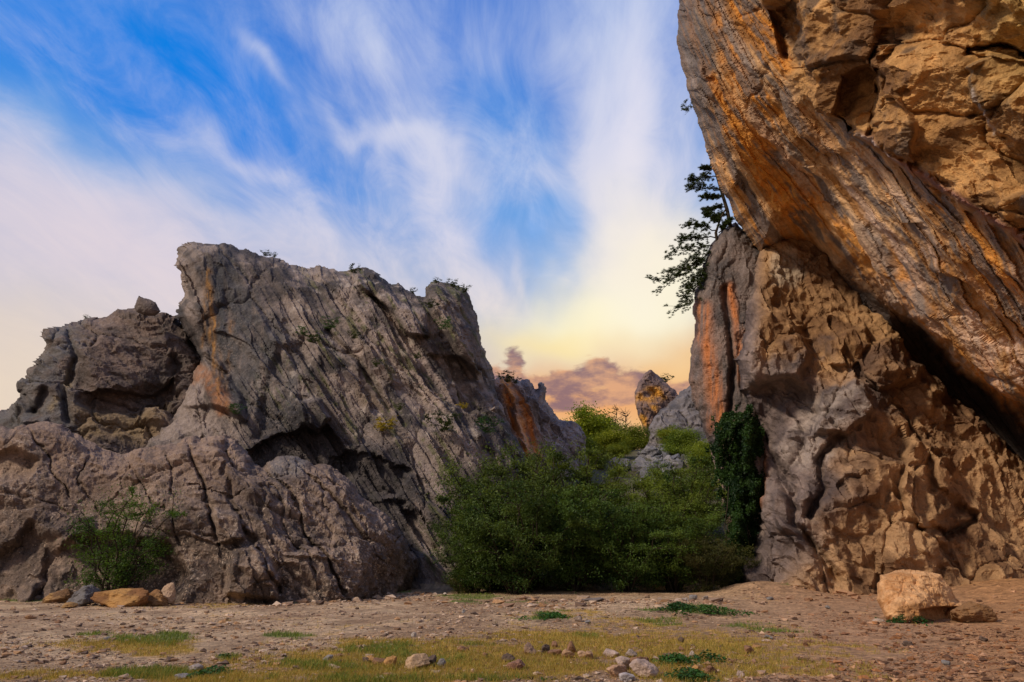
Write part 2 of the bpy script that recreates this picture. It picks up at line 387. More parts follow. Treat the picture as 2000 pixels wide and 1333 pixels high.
def bedded(dirpix, Yref, stretch):                     # matrix that stretches rock blocks along a bedding line seen between two pixels
    a = at(dirpix[0], dirpix[1], Yref[0]); b = at(dirpix[2], dirpix[3], Yref[1]); b = b - a; b /= np.linalg.norm(b)
    return np.eye(3) - np.outer(b, b) * (1 - 1 / stretch)
def lerp(a, b, t): return a + (b - a) * t[:, None]
def C3(*c): return np.array(c, float)

# ================================================================== GROUND
def ground_h(x, y):
    P = np.stack([x, y, np.zeros_like(x)], -1)
    h = fbm(P * .35, 3, 3) * .08 + fbm(P * 1.6, 4, 4) * .035
    near = sm(y, 45, 28)
    det = sm(y, 70, 20) * sm(y, -5, 3)
    h = h * (.4 + .6 * det)
    h = h + .68 * sm(x, 14.5, 22) * sm(y, 17, 27)                      # bank under the right cliff
    h = h + .55 * np.exp(-(((x - 11.3) / 1.9) ** 2 + ((y - 29.0) / 1.8) ** 2))
    rise = np.clip(y - 33, 0, 29) * .37 + np.clip(y - 62, 0, 22) * .235
    rise = rise * (1 - .75 * sm(y, 90, 160))
    h = h + rise + sm(y, 40, 60) * fbm(P * .12, 8, 4) * 1.2
    h = h + sm(np.abs(x) , 120, 500) * 4
    return h
def gh(x, y): return float(ground_h(np.array([x], float), np.array([y], float))[0])
def hit(px, py):                                        # where a sight line meets the terrain
    Y = np.arange(8, 110, .25); P = at(np.full_like(Y, px), np.full_like(Y, py), Y); k = np.argmax(P[:, 2] < ground_h(P[:, 0], P[:, 1]))
    return P[k]
def patch_masks(u, v):                                   # where grass grows, from places on the ground
    dry = np.zeros_like(u); green = np.zeros_like(u)
    dry = dry + .0
    for (a, b, sa, sb, k) in [(900, 1300, 420, 40, 1.25), (1180, 1266, 430, 40, 1.15), (1250, 1222, 190, 16, .7), (800, 1262, 160, 14, .7), (1330, 1305, 320, 36, .9), (260, 1262, 150, 13, .9), (380, 1320, 180, 24, 1.0), (80, 1318, 170, 18, .8), (640, 1330, 300, 12, .8), (1500, 1320, 200, 18, .5), (500, 1210, 120, 6, .3), (1100, 1200, 150, 8, .5), (420, 1178, 120, 5, .5)]:
        dry = np.maximum(dry, k * np.exp(-((u - a) / sa) ** 2 - ((v - b) / sb) ** 2))
    for (a, b, sa, sb, k) in [(290, 1252, 70, 7, 1), (580, 1240, 60, 6, 1), (350, 1243, 28, 5, .9), (290, 1315, 110, 12, 1), (400, 1318, 40, 9, .9), (500, 1168, 100, 5, 1), (745, 1155, 55, 5, .9), (920, 1166, 90, 5, .9), (60, 1170, 60, 5, .7), (750, 1272, 70, 9, .7), (640, 1300, 90, 9, .7), (980, 1325, 120, 8, .6), (480, 1285, 40, 6, .7), (1180, 1240, 60, 5, .5), (1480, 1225, 70, 6, .5), (200, 1240, 40, 4, .6), (900, 1255, 60, 5, .5), (1060, 1202, 46, 7, .9), (1300, 1192, 50, 7, .9), (1380, 1190, 60, 8, 1), (1310, 1212, 50, 6, .5), (1000, 1180, 120, 4, .6), (1560, 1140, 120, 5, .4), (860, 1290, 240, 18, .35), (700, 1325, 170, 12, .5)]:
        green = np.maximum(green, k * np.exp(-((u - a) / sa) ** 2 - ((v - b) / sb) ** 2))
    return dry, green
def to_px(x, y, z):
    dz = z - HC; f = y * CP + dz * SP; up = -y * SP + dz * CP
    f = np.maximum(f, .01); return 1000 + x / f * FPX, 666.5 - up / f * FPX
def axis(segs):
    out = []
    for a, b, s in segs: out += list(np.arange(a, b, s))
    return np.array(out + [segs[-1][1]])
gx_ = axis([(0, 12, .09), (12, 30, .16), (30, 60, .8), (60, 200, 8), (200, 1500, 100)]); gx_ = np.concatenate([-gx_[::-1], gx_[1:]])
gy_ = axis([(-300, -20, 40), (-20, 5, 1.5), (5, 8, .25), (8, 16, .075), (16, 32, .14), (32, 100, .6), (100, 300, 10), (300, 2500, 150)])
GXX, GYY = np.meshgrid(gx_, gy_)
def ground_col(x, y):
    z = ground_h(x, y); u, v = to_px(x, y, z); P = np.stack([x, y, 0 * x], -1)
    wu = u + fbm(P * .5, 21, 4) * 90; wv = v + fbm(P * .5, 22, 4) * 14
    dry, green = patch_masks(wu, wv); front = (y > 6) & (y < 40)
    n1 = fbm(P * .8, 30, 5); n2 = fbm(P * 5, 31, 4); n3 = fbm(P * .25, 32, 3)
    dry = np.where(front, sm(dry + n1 * .45 + n2 * .5, .30, .85), 0); green = np.where(front, sm(green * 1.15 + n1 * .2 + n2 * .35, .30, .62), 0)
    return dry, green, n1, n2, n3, u, v
def ground_colour(x, y):
    dry, green, n1, n2, n3, u, v = ground_col(x, y)
    c_ = lerp(np.tile(C3(.33, .215, .13), (len(x), 1)), C3(.54, .385, .245), sm(n1 + .5 * n3, -.5, .6))
    c_ = lerp(c_, C3(.40, .225, .125), .85 * sm(u + n1 * 120, 1250, 1700) * sm(y, 60, 40))   # red brown earth on the right
    c_ = lerp(c_, C3(.44, .22, .09), .6 * sm(u, 1750, 1950) * sm(y, 60, 40))
    c_ = lerp(c_, C3(.40, .20, .07), .8 * np.clip(dry * 1.3, 0, 1))
    c_ = lerp(c_, C3(.44, .29, .055), .85 * dry * sm(n2 + n1 * .6, -.35, .25)); c_ = lerp(c_, C3(.12, .16, .035), .85 * green)
    c_ = c_ * (1 + .45 * n2 + .5 * fbm(np.stack([x, y, 0 * x], -1) * 14, 33, 2))[:, None]
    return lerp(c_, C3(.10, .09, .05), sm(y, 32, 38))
gxf, gyf = GXX.ravel(), GYY.ravel(); ny_, nx_ = GXX.shape
gi = np.arange(nx_ * ny_).reshape(ny_, nx_)
gq = np.stack([gi[:-1, :-1].ravel(), gi[:-1, 1:].ravel(), gi[1:, 1:].ravel(), gi[1:, :-1].ravel()], 1)
M_GROUND = rock_mat('trodden_earth', 4.5, .0, bump=1.0, contrast=.55)
go = link('ground', mkmesh('ground', np.stack([gxf, gyf, ground_h(gxf, gyf)], 1), gq, ground_colour(gxf, gyf), True), M_GROUND)
tag(go, kind='structure')

# ================================================================== ROCK FORMATIONS
def mk_disp(M, amps, seed, crack=.25, lump=.0, modes='srsrs', grain=.05, warp=.25):
    def f(P, u, v):
        Q = P @ M; w1 = np.stack([fbm(P * .3, seed + 40, 4), fbm(P * .3 + 7, seed + 41, 4), fbm(P * .3 + 13, seed + 42, 4)], 1)
        w2 = np.stack([fbm(P * 2.2, seed + 43, 3), fbm(P * 2.2 + 7, seed + 44, 3), fbm(P * 2.2 + 13, seed + 45, 3)], 1)
        h = np.zeros(len(P)); info = {}
        for k, (s, a, wz) in enumerate(amps):
            hh, cr, bid = facet(Q / s + w1 * (warp if k < 2 else .5) + w2 * (.03 if k < 2 else .10), seed + k * 7, .9, mode='step' if modes[k] == 's' else 'ridge')
            h += a * hh
            if k == 0: h -= crack * a * np.exp(-cr / .04); info['id0'] = bid; info['cr0'] = cr
            if k == 1: info['id1'] = bid; info['cr1'] = cr
        h += fbm(Q * 1.3, seed + 60, 5, .66) * .09 + fbm(P * 4.5, seed + 63, 3, .7, True) * grain * (1 + fbm(P * .4, seed + 64, 3)) + fbm(Q * .18, seed + 61, 3) * lump
        info['h'] = h
        return h, info
    return f
def G_(px, py): return float(GY(px, py))

# --- big tilted slab crag, left of centre
bed = (600, 540, 850, 930)
def slab_uv(u, v):                     # across / along the bedding
    a = math.radians(57); return u * math.sin(a) - v * math.cos(a), u * math.cos(a) + v * math.sin(a)
slab_poly = [(338, 516), (350, 495), (362, 480), (385, 472), (412, 477), (432, 474), (470, 487), (500, 492), (545, 503), (572, 517), (600, 523), (622, 518), (650, 524), (682, 530), (700, 521), (716, 524), (745, 541), (768, 555), (778, 552), (800, 568), (828, 580), (832, 560), (850, 546), (870, 551), (895, 557), (912, 568), (922, 590), (932, 618), (936, 650), (948, 680), (958, 712), (966, 742), (972, 775), (990, 820), (1012, 860), (1040, 910), (1080, 1010), (1080, 1180), (780, 1200), (600, 1120), (420, 1060), (200, 1040), (215, 930), (262, 882), (300, 835), (345, 785), (372, 742), (392, 700), (372, 662), (345, 622), (352, 598), (364, 577), (356, 548)]
slab_ctrl = [(338, 516, 43.5), (385, 472, 45), (500, 490, 46.5), (700, 521, 48), (850, 546, 49), (930, 620, 50.5), (966, 742, 49), (1040, 910, 44), (1080, 1100, 40), (860, 1060, 35.5), (850, 1180, 33), (700, 980, 36), (560, 1050, 35), (600, 800, 38.5), (500, 880, 37), (430, 800, 39), (395, 690, 42), (370, 742, 41), (262, 882, 37), (210, 1000, 36), (650, 650, 42), (800, 750, 42.5), (900, 850, 41), (900, 650, 46), (480, 640, 42)]
def slab_depth(u, v):
    r = 1.3 * region(u, v, [(488, 900), (505, 876), (545, 848), (600, 834), (640, 836), (672, 876), (700, 905), (690, 960), (640, 1000), (500, 1000)], 10, 16)
    r += .8 * region(u, v, [(640, 905), (700, 888), (760, 900), (800, 925), (780, 960), (720, 985), (650, 960)], 16, 24)
    r += .7 * region(u, v, [(700, 990), (760, 975), (820, 1000), (850, 1070), (800, 1090), (740, 1050)], 16, 18)
    r += .7 * region(u, v, [(545, 675), (592, 655), (600, 700), (575, 790), (545, 850), (500, 860), (520, 760)], 26, 10)     # shaded hollow
    r -= 1.5 * region(u, v, [(590, 790), (625, 780), (645, 815), (620, 845), (590, 830)], 10, 5)
    r -= 1.6 * region(u, v, [(696, 520), (745, 540), (775, 590), (832, 612), (838, 655), (800, 650), (760, 605), (700, 560)], 8, 6)     # dark block on the rim
    r -= 1.2 * region(u, v, [(835, 555), (905, 560), (935, 640), (960, 740), (900, 700), (870, 640), (838, 600)], 20, 6)
    r += .9 * region(u, v, [(840, 690), (905, 700), (930, 740), (880, 745)], 12, 8)
    r -= 1.0 * region(u, v, [(365, 690), (405, 680), (470, 770), (480, 820), (400, 790), (350, 790)], 12, 6)
    r += 1.0 * stroke(u, v, [(345, 622), (372, 660), (400, 700), (440, 730)], 5, 3)
    r += .9 * stroke(u, v, [(700, 530), (735, 590), (800, 660)], 6, 4) + .8 * stroke(u, v, [(640, 640), (700, 700), (760, 800)], 5, 5)
    a, b = slab_uv(u, v)
    lay = a / 23 + fb2(u / 90, v / 90, 77, 4) * .5; t = lay - np.floor(lay); amp = (.3 + .9 * (vnoise(np.stack([np.floor(lay), b / 90, 0 * u], 1), 5) > -.1)) * sm(u + .4 * v, 700, 860)
    r -= .27 * (t ** 1.5 - .5) * amp
    lay0 = a / 58 + fb2(u / 120, v / 120, 79, 4) * .45; t0 = lay0 - np.floor(lay0)
    r -= .75 * (t0 ** 2.2 - .3) * sm(u + .4 * v, 700, 860) * (.25 + .75 * sm(vnoise(np.stack([np.floor(lay0), b / 110, 0 * u], 1), 15), -.3, .2))
    lay2 = a / 9.1 + fb2(u / 50, v / 50, 78, 4) * .6; t2 = lay2 - np.floor(lay2)
    r -= .09 * (t2 ** 1.4 - .5) * sm(u + .4 * v, 680, 820) * (vnoise(np.stack([np.floor(lay2), b / 45, 0 * u], 1), 6) * .5 + .6)
    return r
def slab_col(P, u, v, I):
    n = len(u); a, b = slab_uv(u, v)
    s = fb2(a / 12, b / 90, 50, 5); s2 = fb2(a / 38, b / 140, 51, 4); g = fbm(P * .5, 52, 5); f = fbm(P * 2.2, 53, 4)
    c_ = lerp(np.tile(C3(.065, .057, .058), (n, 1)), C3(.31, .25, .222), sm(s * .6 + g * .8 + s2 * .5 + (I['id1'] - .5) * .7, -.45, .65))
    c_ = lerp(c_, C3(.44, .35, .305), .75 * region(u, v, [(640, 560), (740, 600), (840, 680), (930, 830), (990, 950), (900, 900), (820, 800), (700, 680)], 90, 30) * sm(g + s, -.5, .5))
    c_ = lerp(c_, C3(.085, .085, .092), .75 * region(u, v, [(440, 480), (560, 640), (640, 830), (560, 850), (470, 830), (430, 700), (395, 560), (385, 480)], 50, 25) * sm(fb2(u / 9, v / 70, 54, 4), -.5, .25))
    c_ = lerp(c_, C3(.16, .115, .075), .6 * sm(s2 + g, .15, .8) * region(u, v, [(560, 560), (640, 600), (830, 860), (860, 960), (760, 860), (620, 700)], 60, 20))
    c_ = lerp(c_, C3(.11, .115, .045), .75 * sm(fb2(a / 8, b / 60, 55, 4) + .5 * f, .22, .5) * sm(u + .35 * v, 720, 850))        # moss and dry grass on ledges
    for ln, w_, k in [([(404, 535), (408, 580), (416, 640), (418, 690)], 8, .85), ([(396, 590), (398, 650), (396, 680)], 3, .6), ([(452, 625), (455, 650)], 5, .45), ([(450, 690), (440, 760)], 4, .45), ([(420, 700), (430, 760), (450, 800)], 12, .75)]:
        c_ = lerp(c_, C3(.40, .20, .05), k * stroke(u, v, ln, w_, 9) * sm(fb2(u / 5, v / 30, 56, 5), -.45, .25))
    c_ = lerp(c_, C3(.34, .145, .06), .7 * sm(f, -.6, .2) * region(u, v, [(385, 705), (420, 735), (455, 775), (462, 805), (430, 820), (400, 750), (372, 745)], 14, 8))
    c_ = lerp(c_, C3(.06, .062, .07), .6 * stroke(u, v, [(425, 520), (430, 620), (440, 720), (470, 820)], 9, 4))
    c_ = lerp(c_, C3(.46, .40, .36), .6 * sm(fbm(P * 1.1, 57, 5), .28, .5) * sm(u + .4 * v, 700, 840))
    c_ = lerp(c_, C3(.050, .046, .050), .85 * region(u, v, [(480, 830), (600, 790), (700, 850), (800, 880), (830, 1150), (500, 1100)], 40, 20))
    return c_
Mb = bedded(bed, (47, 38), 2.7)
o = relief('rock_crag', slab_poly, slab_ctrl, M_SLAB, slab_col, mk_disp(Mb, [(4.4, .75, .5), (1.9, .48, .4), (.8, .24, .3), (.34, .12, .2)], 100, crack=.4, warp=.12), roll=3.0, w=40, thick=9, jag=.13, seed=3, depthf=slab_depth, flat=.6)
tag(o, 'tallest grey limestone crag on the left, a tilted slab with diagonal ledges and overhanging prow', 'rock crag')

# --- blocky dark crag at far left behind
back_poly = [(-300, 860), (-200, 815), (-120, 825), (-60, 802), (0, 800), (30, 786), (58, 778), (52, 748), (58, 722), (72, 704), (86, 690), (78, 655), (98, 640), (150, 624), (205, 616), (232, 603), (268, 598), (305, 610), (342, 616), (376, 655), (410, 700), (400, 800), (330, 900), (330, 1000), (-300, 1000)]
back_ctrl = [(-300, 860, 41), (-300, 1000, 38), (-80, 800, 40), (58, 720, 40.5), (90, 650, 42), (240, 603, 45), (342, 616, 45), (400, 740, 44), (300, 860, 40), (200, 850, 38.5), (100, 800, 39), (0, 900, 38), (200, 720, 41), (-80, 950, 38), (300, 980, 38)]
def back_depth(u, v):
    r = .8 * region(u, v, [(165, 775), (190, 762), (300, 765), (340, 740), (335, 790), (270, 815), (160, 800)], 10, 8)
    r += .8 * stroke(u, v, [(100, 775), (88, 800), (80, 815)], 7, 4) + .9 * stroke(u, v, [(130, 640), (150, 700), (130, 760), (140, 830)], 6, 5)
    r += .9 * region(u, v, [(-80, 780), (60, 780), (90, 820), (-80, 850)], 12, 6)
    r -= 1.0 * region(u, v, [(150, 660), (330, 650), (340, 740), (180, 770)], 25, 12)
    return r
def back_col(P, u, v, I):
    n = len(u); g = fbm(P * .5, 152, 5); f = fbm(P * 1.6, 153, 5)
    c_ = lerp(np.tile(C3(.080, .064, .058), (n, 1)), C3(.195, .140, .115), sm(g + .4 * f + (I['id1'] - .5) * .6, -.6, .7))
    c_ = lerp(c_, C3(.135, .135, .14), .75 * sm(160 - u + 40 * g, -20, 30) * sm(f, -.6, .3))
    c_ = lerp(c_, C3(.40, .30, .16), .6 * stroke(u, v, [(138, 705), (132, 760), (110, 810)], 7, 8) * sm(f, -.4, .2))
    c_ = lerp(c_, C3(.30, .21, .11), .6 * region(u, v, [(155, 800), (260, 810), (330, 790), (300, 870), (160, 860)], 25, 8))
    return c_
o = relief('rock_crag', back_poly, back_ctrl, M_SLAB, back_col, mk_disp(bedded((200, 650, 330, 720), (42, 41), 1.8), [(4.5, 1.3, .5), (1.8, .6, .4), (.7, .24, .3), (.3, .1, .2)], 130, crack=.4), roll=3.0, w=40, thick=8, jag=.12, seed=5, depthf=back_depth)
tag(o, 'squat brown-grey rock crag at far left, with a small loose block balanced on its top', 'rock crag')

# --- perched block
pb = relief('boulder', [(262, 600), (271, 578), (290, 584), (304, 590), (314, 608), (302, 618), (280, 616), (266, 610)], [(264, 603, 43), (300, 590, 43), (311, 611, 43), (285, 600, 42.2)], M_SLAB, lambda P, u, v, I: np.tile(C3(.15, .12, .11), (len(u), 1)) * (1 + .3 * fbm(P * 2, 7, 4))[:, None],
            mk_disp(np.eye(3), [(1.2, .12, .3), (.4, .06, .3)], 140), roll=.6, w=14, thick=1.2, jag=.04, seed=8)
tag(pb, 'small angular dark block balanced on the rounded top of the far left crag', 'boulder')

# --- far ridge with the orange streak
ridge_poly = [(940, 745), (968, 741), (985, 738), (1005, 744), (1022, 741), (1040, 746), (1050, 762), (1050, 751), (1055, 746), (1063, 748), (1067, 758), (1067, 776), (1071, 784), (1082, 800), (1095, 818), (1110, 823), (1122, 822), (1138, 842), (1143, 870), (1150, 910), (1160, 1000), (940, 1000)]
ridge_ctrl = [(940, 745, 58), (985, 738, 60), (1050, 755, 62), (1122, 812, 64), (1143, 870, 62), (1050, 900, 54), (980, 850, 55), (1150, 1000, 52), (940, 1000, 50)]
def ridge_depth(u, v):
    a, b = slab_uv(u, v); lay = a / 13 + fb2(u / 50, v / 50, 177, 4) * .7; t = lay - np.floor(lay)
    return -.6 * (t ** 1.4 - .5) + .7 * stroke(u, v, [(1000, 760), (1030, 830), (1048, 880)], 7, 3) - 1.2 * stroke(u, v, [(984, 750), (1004, 800), (1028, 870)], 6, 3)
def ridge_col(P, u, v, I):
    n = len(u); a, b = slab_uv(u, v); s = fb2(a / 9, b / 60, 180, 5); g = fbm(P * .4, 181, 5)
    c_ = lerp(np.tile(C3(.17, .145, .145), (n, 1)), C3(.42, .345, .32), sm(s * .8 + g, -.6, .6))
    k = np.maximum(stroke(u, v, [(982, 748), (990, 775), (1003, 810), (1022, 850), (1034, 885)], 11, 7), .8 * stroke(u, v, [(1000, 770), (1020, 800), (1046, 860), (1052, 890)], 7, 4))
    c_ = lerp(c_, C3(.85, .36, .10), np.clip(1.2 * k, 0, 1) * sm(fb2(a / 4, b / 25, 182, 5), -.6, .1))
    c_ = lerp(c_, C3(.62, .38, .24), .8 * stroke(u, v, [(1008, 815), (1022, 850), (1038, 890)], 5, 3))
    return c_
o = relief('rock_crag', ridge_poly, ridge_ctrl, M_FAR, ridge_col, mk_disp(bedded((980, 760, 1050, 900), (60, 54), 2.4), [(4.0, 1.2, .5), (1.8, .9, .4), (.9, .45, .3), (.45, .2, .2)], 170, crack=.4, grain=.12), roll=3, w=22, thick=8, jag=.12, seed=9, depthf=ridge_depth)
tag(o, 'smaller far grey crag with a bright orange rust streak, right of the tallest slab', 'rock crag')

# --- front left conglomerate outcrop
fr_poly = [(-330, 900), (-240, 850), (-150, 862), (-80, 840), (-20, 825), (20, 838), (60, 832), (118, 828), (150, 846), (190, 862), (250, 884), (300, 872), (345, 872), (362, 856), (378, 850), (392, 862), (412, 852), (432, 848), (462, 858), (485, 880), (500, 905), (513, 912), (535, 896), (562, 889), (590, 898), (615, 908), (640, 907), (655, 915), (682, 932), (700, 955), (722, 978), (750, 1000), (778, 1030), (795, 1055), (800, 1075), (815, 1085), (832, 1103), (843, 1128), (846, 1150), (800, 1185), (600, 1215), (300, 1225), (-80, 1230), (-330, 1230)]
fr_ctrl = [(-80, 840, 27), (20, 838, 27), (250, 884, 27.5), (430, 848, 28.5), (560, 889, 29), (700, 955, 30), (800, 1075, 30), (843, 1140, G_(843, 1145)), (740, 1160, G_(740, 1163)), (580, 1172, G_(580, 1176)), (400, 1175, G_(400, 1178)), (200, 1178, G_(200, 1180)), (0, 1178, G_(0, 1180) + .5), (-80, 1178, G_(-80, 1180) + .5), (-330, 1178, 25), (-330, 900, 29), (300, 1020, 23.8), (100, 1000, 24.6), (500, 1020, 24.2), (650, 1060, 25.2), (740, 1080, 27), (60, 900, 25.8), (300, 1225, 22.3), (700, 1215, 24)]
def fr_depth(u, v):
    r = .55 * stroke(u, v, [(365, 862), (375, 900), (395, 945), (412, 1000), (425, 1060)], 4, 14)
    r += .45 * stroke(u, v, [(440, 880), (442, 930), (450, 985), (478, 1035), (500, 1070), (530, 1115), (548, 1160)], 4, 14)
    r += .5 * stroke(u, v, [(510, 915), (560, 960), (600, 1040), (650, 1110), (672, 1165)], 3, 12) + .5 * stroke(u, v, [(600, 940), (680, 1010), (720, 1060)], 4, 6)
    r += .9 * region(u, v, [(-80, 890), (40, 885), (75, 905), (50, 935), (-80, 940)], 16, 10) + .9 * region(u, v, [(30, 1060), (60, 1020), (110, 1060), (90, 1130), (20, 1180), (-80, 1180), (-80, 1100)], 30, 12)
    r += 1.2 * region(u, v, [(100, 1080), (200, 1040), (330, 1060), (360, 1120), (330, 1200), (60, 1200)], 30, 12)
    r -= .8 * region(u, v, [(455, 1070), (500, 1060), (545, 1130), (540, 1170), (440, 1160)], 14, 6) + .6 * region(u, v, [(420, 1000), (470, 1010), (475, 1050), (425, 1060)], 10, 5)
    a = u * .87 - v * .5; lay = a / 34 + fb2(u / 60, v / 60, 277, 4) * .9; t = lay - np.floor(lay)
    r -= .13 * (t ** 1.4 - .5) * sm(u, 380, 480)
    for ln in ([(60, 850), (100, 900), (130, 960)], [(250, 890), (270, 950), (330, 1010), (350, 1060)], [(560, 900), (600, 930), (640, 1000)], [(380, 960), (470, 975)], [(640, 930), (700, 1020), (760, 1120)], [(180, 880), (150, 940), (190, 990)], [(480, 900), (540, 960), (560, 1040), (620, 1120)], [(330, 900), (345, 980)]): r += .22 * stroke(u, v, ln, 2.5, 16, 90)
    return r
def fr_col(P, u, v, I):
    n = len(u); g = fbm(P * .6, 252, 5); f = fbm(P * 3, 253, 4)
    c_ = lerp(np.tile(C3(.115, .086, .072), (n, 1)), C3(.32, .235, .185), sm(g * .9 + .5 * f + (I['id1'] - .5) * .5, -.6, .65))
    c_ = lerp(c_, C3(.31, .21, .155), .6 * sm(v + 60 * g, 1040, 900) * sm(u, 520, 380))
    c_ = lerp(c_, C3(.20, .185, .185), .75 * region(u, v, [(525, 905), (560, 889), (600, 905), (590, 935), (530, 930)], 22, 8))
    c_ = lerp(c_, C3(.08, .066, .062), .55 * sm(fb2(u / 14, v / 60, 254, 4), .05, .5))
    return c_
o = relief('rock_outcrop', fr_poly, fr_ctrl, M_CONG, fr_col, mk_disp(bedded((400, 880, 620, 1130), (28, 24), 1.5), [(3.6, .55, .5), (1.5, .34, .4), (.5, .14, .3), (.2, .07, .2)], 200, crack=.4, grain=.055), roll=2.4, w=34, thick=5, jag=.12, seed=11, depthf=fr_depth)
tag(o, 'low reddish-brown pebbly outcrop across the left foreground, sloping down to the path', 'rock outcrop')

# --- right: grey pillar
pil_poly = [(1412, 446), (1436, 432), (1462, 455), (1490, 490), (1520, 560), (1540, 700), (1540, 900), (1540, 1180), (1400, 1180), (1418, 1120), (1424, 1060), (1420, 1010), (1408, 968), (1398, 925), (1388, 890), (1376, 850), (1362, 805), (1350, 762), (1346, 705), (1354, 660), (1350, 610), (1356, 565), (1370, 520), (1388, 478)]
pil_ctrl = [(1425, 440, 37), (1346, 700, 37), (1376, 850, 35.5), (1410, 960, 34.5), (1424, 1100, 33), (1540, 1150, 33), (1480, 550, 36), (1430, 700, 34.6), (1460, 900, 33.6), (1540, 700, 36)]
def pil_col(P, u, v, I):
    n = len(u); g = fbm(P * .5, 302, 5); f = fbm(P * 1.8, 303, 5); s = fb2(u / 8, v / 90, 304, 5)
    c_ = lerp(np.tile(C3(.085, .075, .076), (n, 1)), C3(.215, .170, .155), sm(g + .5 * f, -.6, .6))
    c_ = lerp(c_, C3(.29, .165, .11), .6 * sm(v, 560, 760) * sm(g + s, -.5, .5))
    k = np.maximum(stroke(u, v, [(1370, 600), (1380, 680), (1395, 760), (1400, 830)], 14, 8), stroke(u, v, [(1425, 560), (1440, 620), (1450, 680), (1448, 740)], 9, 6))
    c_ = lerp(c_, C3(.55, .20, .07), k * sm(s, -.6, .2)); c_ = lerp(c_, C3(.45, .32, .26), .6 * sm(v, 860, 930))
    return c_
o = relief('rock_pillar', pil_poly, pil_ctrl, M_SLAB, pil_col, mk_disp(bedded((1400, 480, 1400, 900), (36, 34), 2.2), [(3.4, .7, .5), (1.4, .36, .4), (.55, .16, .3), (.25, .06, .2)], 300, crack=.3), roll=2.5, w=34, thick=6, jag=.10, seed=13, depthf=lambda u, v: .8 * stroke(u, v, [(1415, 560), (1432, 700), (1420, 850)], 6, 6))
tag(o, 'tall grey rock pillar with rusty streaks standing between the overhanging cliff and the gap', 'rock pillar')

# --- right: buttress
but_poly = [(1492, 480), (1510, 455), (1545, 430), (1600, 430), (1640, 500), (1668, 560), (1700, 596), (1722, 600), (1752, 645), (1790, 700), (1832, 732), (1868, 775), (1904, 803), (1930, 842), (1968, 866), (2012, 908), (2100, 975), (2200, 1020), (2200, 1220), (1800, 1225), (1560, 1195), (1450, 1180), (1449, 1140), (1454, 1095), (1472, 1045), (1496, 1005), (1492, 962), (1482, 930), (1484, 898), (1498, 866), (1478, 835), (1466, 795), (1444, 762), (1432, 700), (1452, 655), (1458, 600), (1476, 545)]
but_ctrl = [(1500, 492, 34), (1545, 462, 34.5), (1640, 500, 33.5), (1700, 590, 32.5), (1830, 730, 32.2), (1960, 860, 32), (2200, 1020, 31), (1440, 720, 32), (1490, 900, 32), (1450, 1130, 31.3), (1500, 1155, 29.2), (1650, 1162, 28.0), (1850, 1150, 27.5), (2000, 1120, 28), (2100, 1115, 28.5), (1800, 1225, 27), (1600, 620, 33), (1520, 560, 33.2), (1540, 760, 31.3), (1680, 760, 29.8), (1620, 830, 29.4), (1760, 850, 30.0), (1860, 880, 30.8), (1980, 950, 31), (1560, 1000, 28.8), (1800, 1030, 27.8), (1740, 680, 31.8)]
def but_depth(u, v):
    r = 1.2 * region(u, v, [(1462, 760), (1500, 740), (1570, 760), (1600, 800), (1580, 830), (1500, 850), (1480, 830)], 30, 10)
    r -= 1.1 * region(u, v, [(1600, 760), (1670, 745), (1700, 800), (1650, 850), (1600, 840)], 14, 10) + 1.2 * region(u, v, [(1440, 690), (1480, 620), (1540, 600), (1590, 690), (1560, 740), (1470, 745)], 20, 10)
    r += 1.0 * stroke(u, v, [(1640, 850), (1600, 900), (1610, 960), (1580, 1010)], 9, 8) + .8 * stroke(u, v, [(1500, 880), (1550, 960), (1560, 1030), (1640, 1130)], 8, 8)
    r -= .9 * region(u, v, [(1770, 860), (1830, 880), (1870, 990), (1800, 1040), (1750, 960)], 18, 10)
    r += .9 * stroke(u, v, [(1790, 1030), (1850, 1045), (1900, 1020)], 7, 6) + .8 * stroke(u, v, [(1700, 760), (1760, 800), (1830, 960), (1900, 1010)], 8, 6)
    r -= .9 * region(u, v, [(1680, 700), (1740, 660), (1800, 700), (1790, 740), (1720, 760)], 12, 8)
    r -= .8 * region(u, v, [(1615, 670), (1680, 640), (1700, 680), (1660, 720), (1620, 710)], 8, 8)
    return r
def but_col(P, u, v, I):
    n = len(u); g = fbm(P * .45, 402, 5); f = fbm(P * 1.6, 403, 5); t = .78 * sm(u + .15 * v - 1000 + 150 * g + 90 * (I['id0'] - .5) , 690, 880)
    grey = lerp(np.tile(C3(.095, .072, .070), (n, 1)), C3(.27, .205, .18), sm(g + .5 * f + (I['id1'] - .5) * .5, -.6, .6))
    och = lerp(np.tile(C3(.17, .085, .036), (n, 1)), C3(.47, .275, .125), sm(.6 * g + .6 * f + (I['id1'] - .5) * .7, -.6, .6))
    c_ = lerp(grey, och, t)
    c_ = lerp(c_, och * .9, .9 * sm(690 - v + 60 * g + 30 * f, -30, 30) * sm(u, 1460, 1500))
    c_ = lerp(c_, C3(.45, .37, .28), .6 * region(u, v, [(1505, 500), (1550, 475), (1575, 530), (1560, 560), (1510, 555)], 16, 6))
    c_ = lerp(c_, C3(.40, .33, .29), .7 * region(u, v, [(1585, 770), (1680, 745), (1700, 800), (1640, 830), (1600, 860), (1640, 900), (1560, 920), (1510, 880)], 30, 20) * sm(f, -.5, .4))
    c_ = lerp(c_, C3(.45, .155, .05), .8 * stroke(u, v, [(1490, 880), (1486, 930), (1494, 985)], 9, 3))
    return c_
